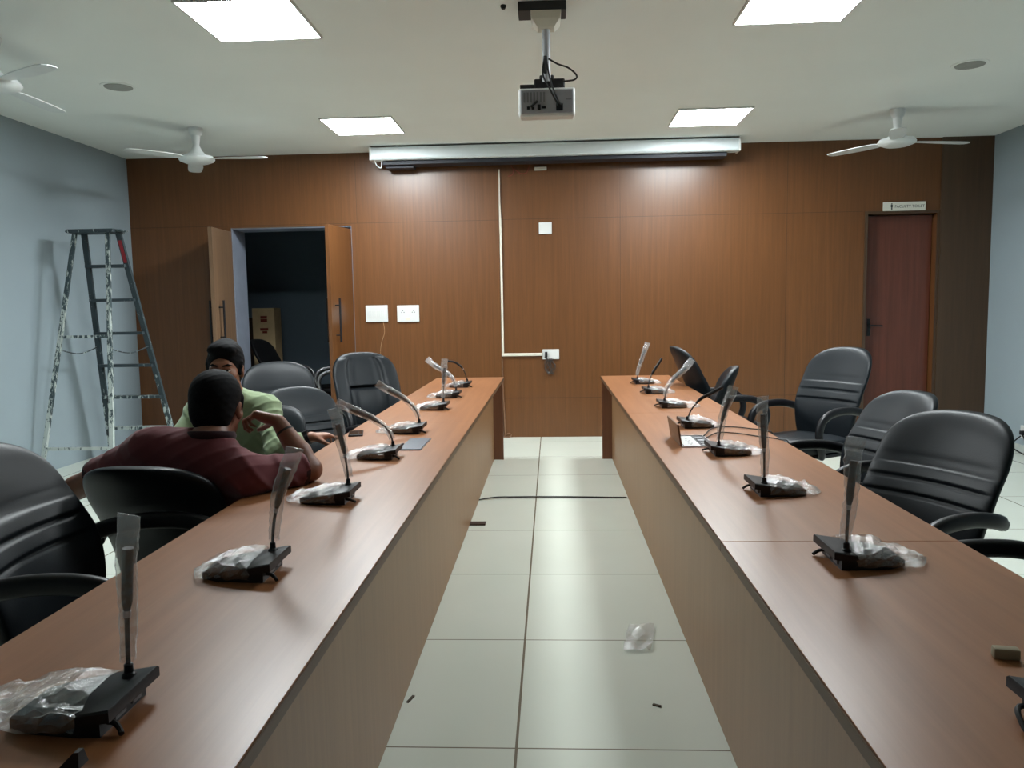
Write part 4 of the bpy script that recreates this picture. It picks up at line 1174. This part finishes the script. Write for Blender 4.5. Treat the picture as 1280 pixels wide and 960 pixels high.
def man_green():
    root = thing('person', 'man in a pale green shirt facing the camera, half hidden behind the man in maroon', 'person', (-1.59, 3.95, 0))
    root['skin_mat_name'] = 'skin_b'
    H = Head((-1.588, 3.765, 1.098), PI + 0.16, -0.02, -0.02, 1.05)
    nb = V(-1.595, 3.84, .965)
    sR, eR, wR = V(-1.77, 3.87, .885), V(-1.86, 3.73, .69), V(-1.74, 3.545, .655)
    sL, eL, wL = V(-1.425, 3.86, .885), V(-1.325, 3.70, .705), V(-1.165, 3.72, .766)
    pel, kR, kL = V(-1.585, 3.96, .56), V(-1.72, 3.55, .545), V(-1.47, 3.56, .545)
    aR, aL = V(-1.73, 3.60, .10), V(-1.58, 3.62, .10)
    torso = [cone(pel - V(.07, 0, 0), pel + V(.07, 0, 0), .112, .112), cone(V(-1.65, 3.91, .68), V(-1.51, 3.91, .68), .105, .105, .05), cone(V(-1.68, 3.885, .80), V(-1.50, 3.885, .80), .100, .100, .05),
             cone(sR, V(-1.595, 3.875, .88), .056, .066, .04), cone(V(-1.595, 3.875, .88), sL, .066, .056, .04), cone(nb - V(0, 0, .03), sR + V(.04, 0, .02), .052, .042, .04), cone(nb - V(0, 0, .03), sL + V(-.04, 0, .02), .052, .042, .04)]
    arms = [cone(sR, eR, .048, .040, .03), cone(eR, wR, .040, .027, .015), cone(sL, eL, .048, .040, .03), cone(eL, wL, .040, .027, .015)]
    legs = [cone(pel + V(-.09, -.02, 0), kR, .083, .058), cone(pel + V(.09, -.02, 0), kL, .083, .058), cone(kR, aR, .054, .037), cone(kL, aL, .054, .037)]
    h1 = hand(wL, (.80, .55, .02), (.1, .1, -1), -1, [(.35, .7, .4), (.4, .75, .4), (.45, .8, .4), (.5, .8, .4)], .10, .98)
    h2 = hand(wR, (.30, -.9, -.22), (.1, -.1, -1), -1, [(.25, .4, .2), (.25, .4, .25), (.3, .4, .25), (.3, .45, .3)], .10, .98)
    vol_obj('body', H.prims(nb) + torso + arms + legs + h1 + h2, .0055, M['skin_b'], root, smooth_it=1)
    infl = lambda P, g: [dict(p, **{'ra': p['ra'] + g, 'rb': p['rb'] + g}) for p in P]
    sl = [cone(sL, eL, .060, .054, .03), cone(eL, eL + (wL - eL) * .90, .054, .040, .02), cone(sR, eR, .060, .054, .03), cone(eR, eR + (wR - eR) * .90, .054, .040, .02)]
    cuts = [cut(eL + (wL - eL) * .82, -(wL - eL), .075), cut(eR + (wR - eR) * .84, -(wR - eR), .075)]
    hole = [ell(nb + V(0, -.03, .05), (.062, .072, .05), None, .01, 'sub'), ell(nb + V(0.0, -.085, .0), (.020, .06, .075), None, .01, 'sub')]
    sh = vol_obj('shirt', infl(torso, .014) + sl + cuts + hole, .0058, M['green'], root, folds(.0065, 2.1, 2))
    for sx in (-1, 1):
        o = [cone(nb + V(sx * .058, .02, .022), nb + V(sx * .050, -.055, .008), .013, .013, .01), cone(nb + V(sx * .050, -.055, .008), nb + V(sx * .038, -.098, -.045), .014, .008, .01), cone(nb + V(sx * .058, .02, .022), nb + V(0, .062, .026), .013, .013, .01)]
        vol_obj('collar', o, .005, M['green'], sh)
    vol_obj('hair', H.hair(2, .054, .016), .0042, M['hair'], root, folds(.0022, 5, 6))
    H.eyes(root)
    tr = infl(torso[:1], .010) + infl(legs, .016)
    vol_obj('trousers', tr + [cut(pel + V(0, .08, .07), (0, -.35, -1), .22)] + [cut(a + V(0, 0, .03), (0, 0, 1), .1) for a in (aR, aL)], .008, M['jeans2'], root, folds(.004, .8, 7))
    for a in (aR, aL): vol_obj('shoe', shoe(a, (0, -1, 0)), .006, M['black_matt'], root)
    d = (wL - eL) / np.linalg.norm(wL - eL); c = wL - d * .016
    wt = obj('wrist_watch', sweep(B(), [Vector(c - d * .010) - root.location, Vector(c + d * .010) - root.location], .0325, seg=24), M['black'], root, smooth=True)
    up = np.array([-d[2] * d[0], -d[2] * d[1], 1 - d[2] ** 2]); up /= np.linalg.norm(up)
    p = c + up * .032
    obj('watch_case', sweep(B(), [Vector(p) - root.location, Vector(p + up * .008) - root.location], .017, seg=20), M['black'], wt, smooth=True)

man_maroon()
man_green()
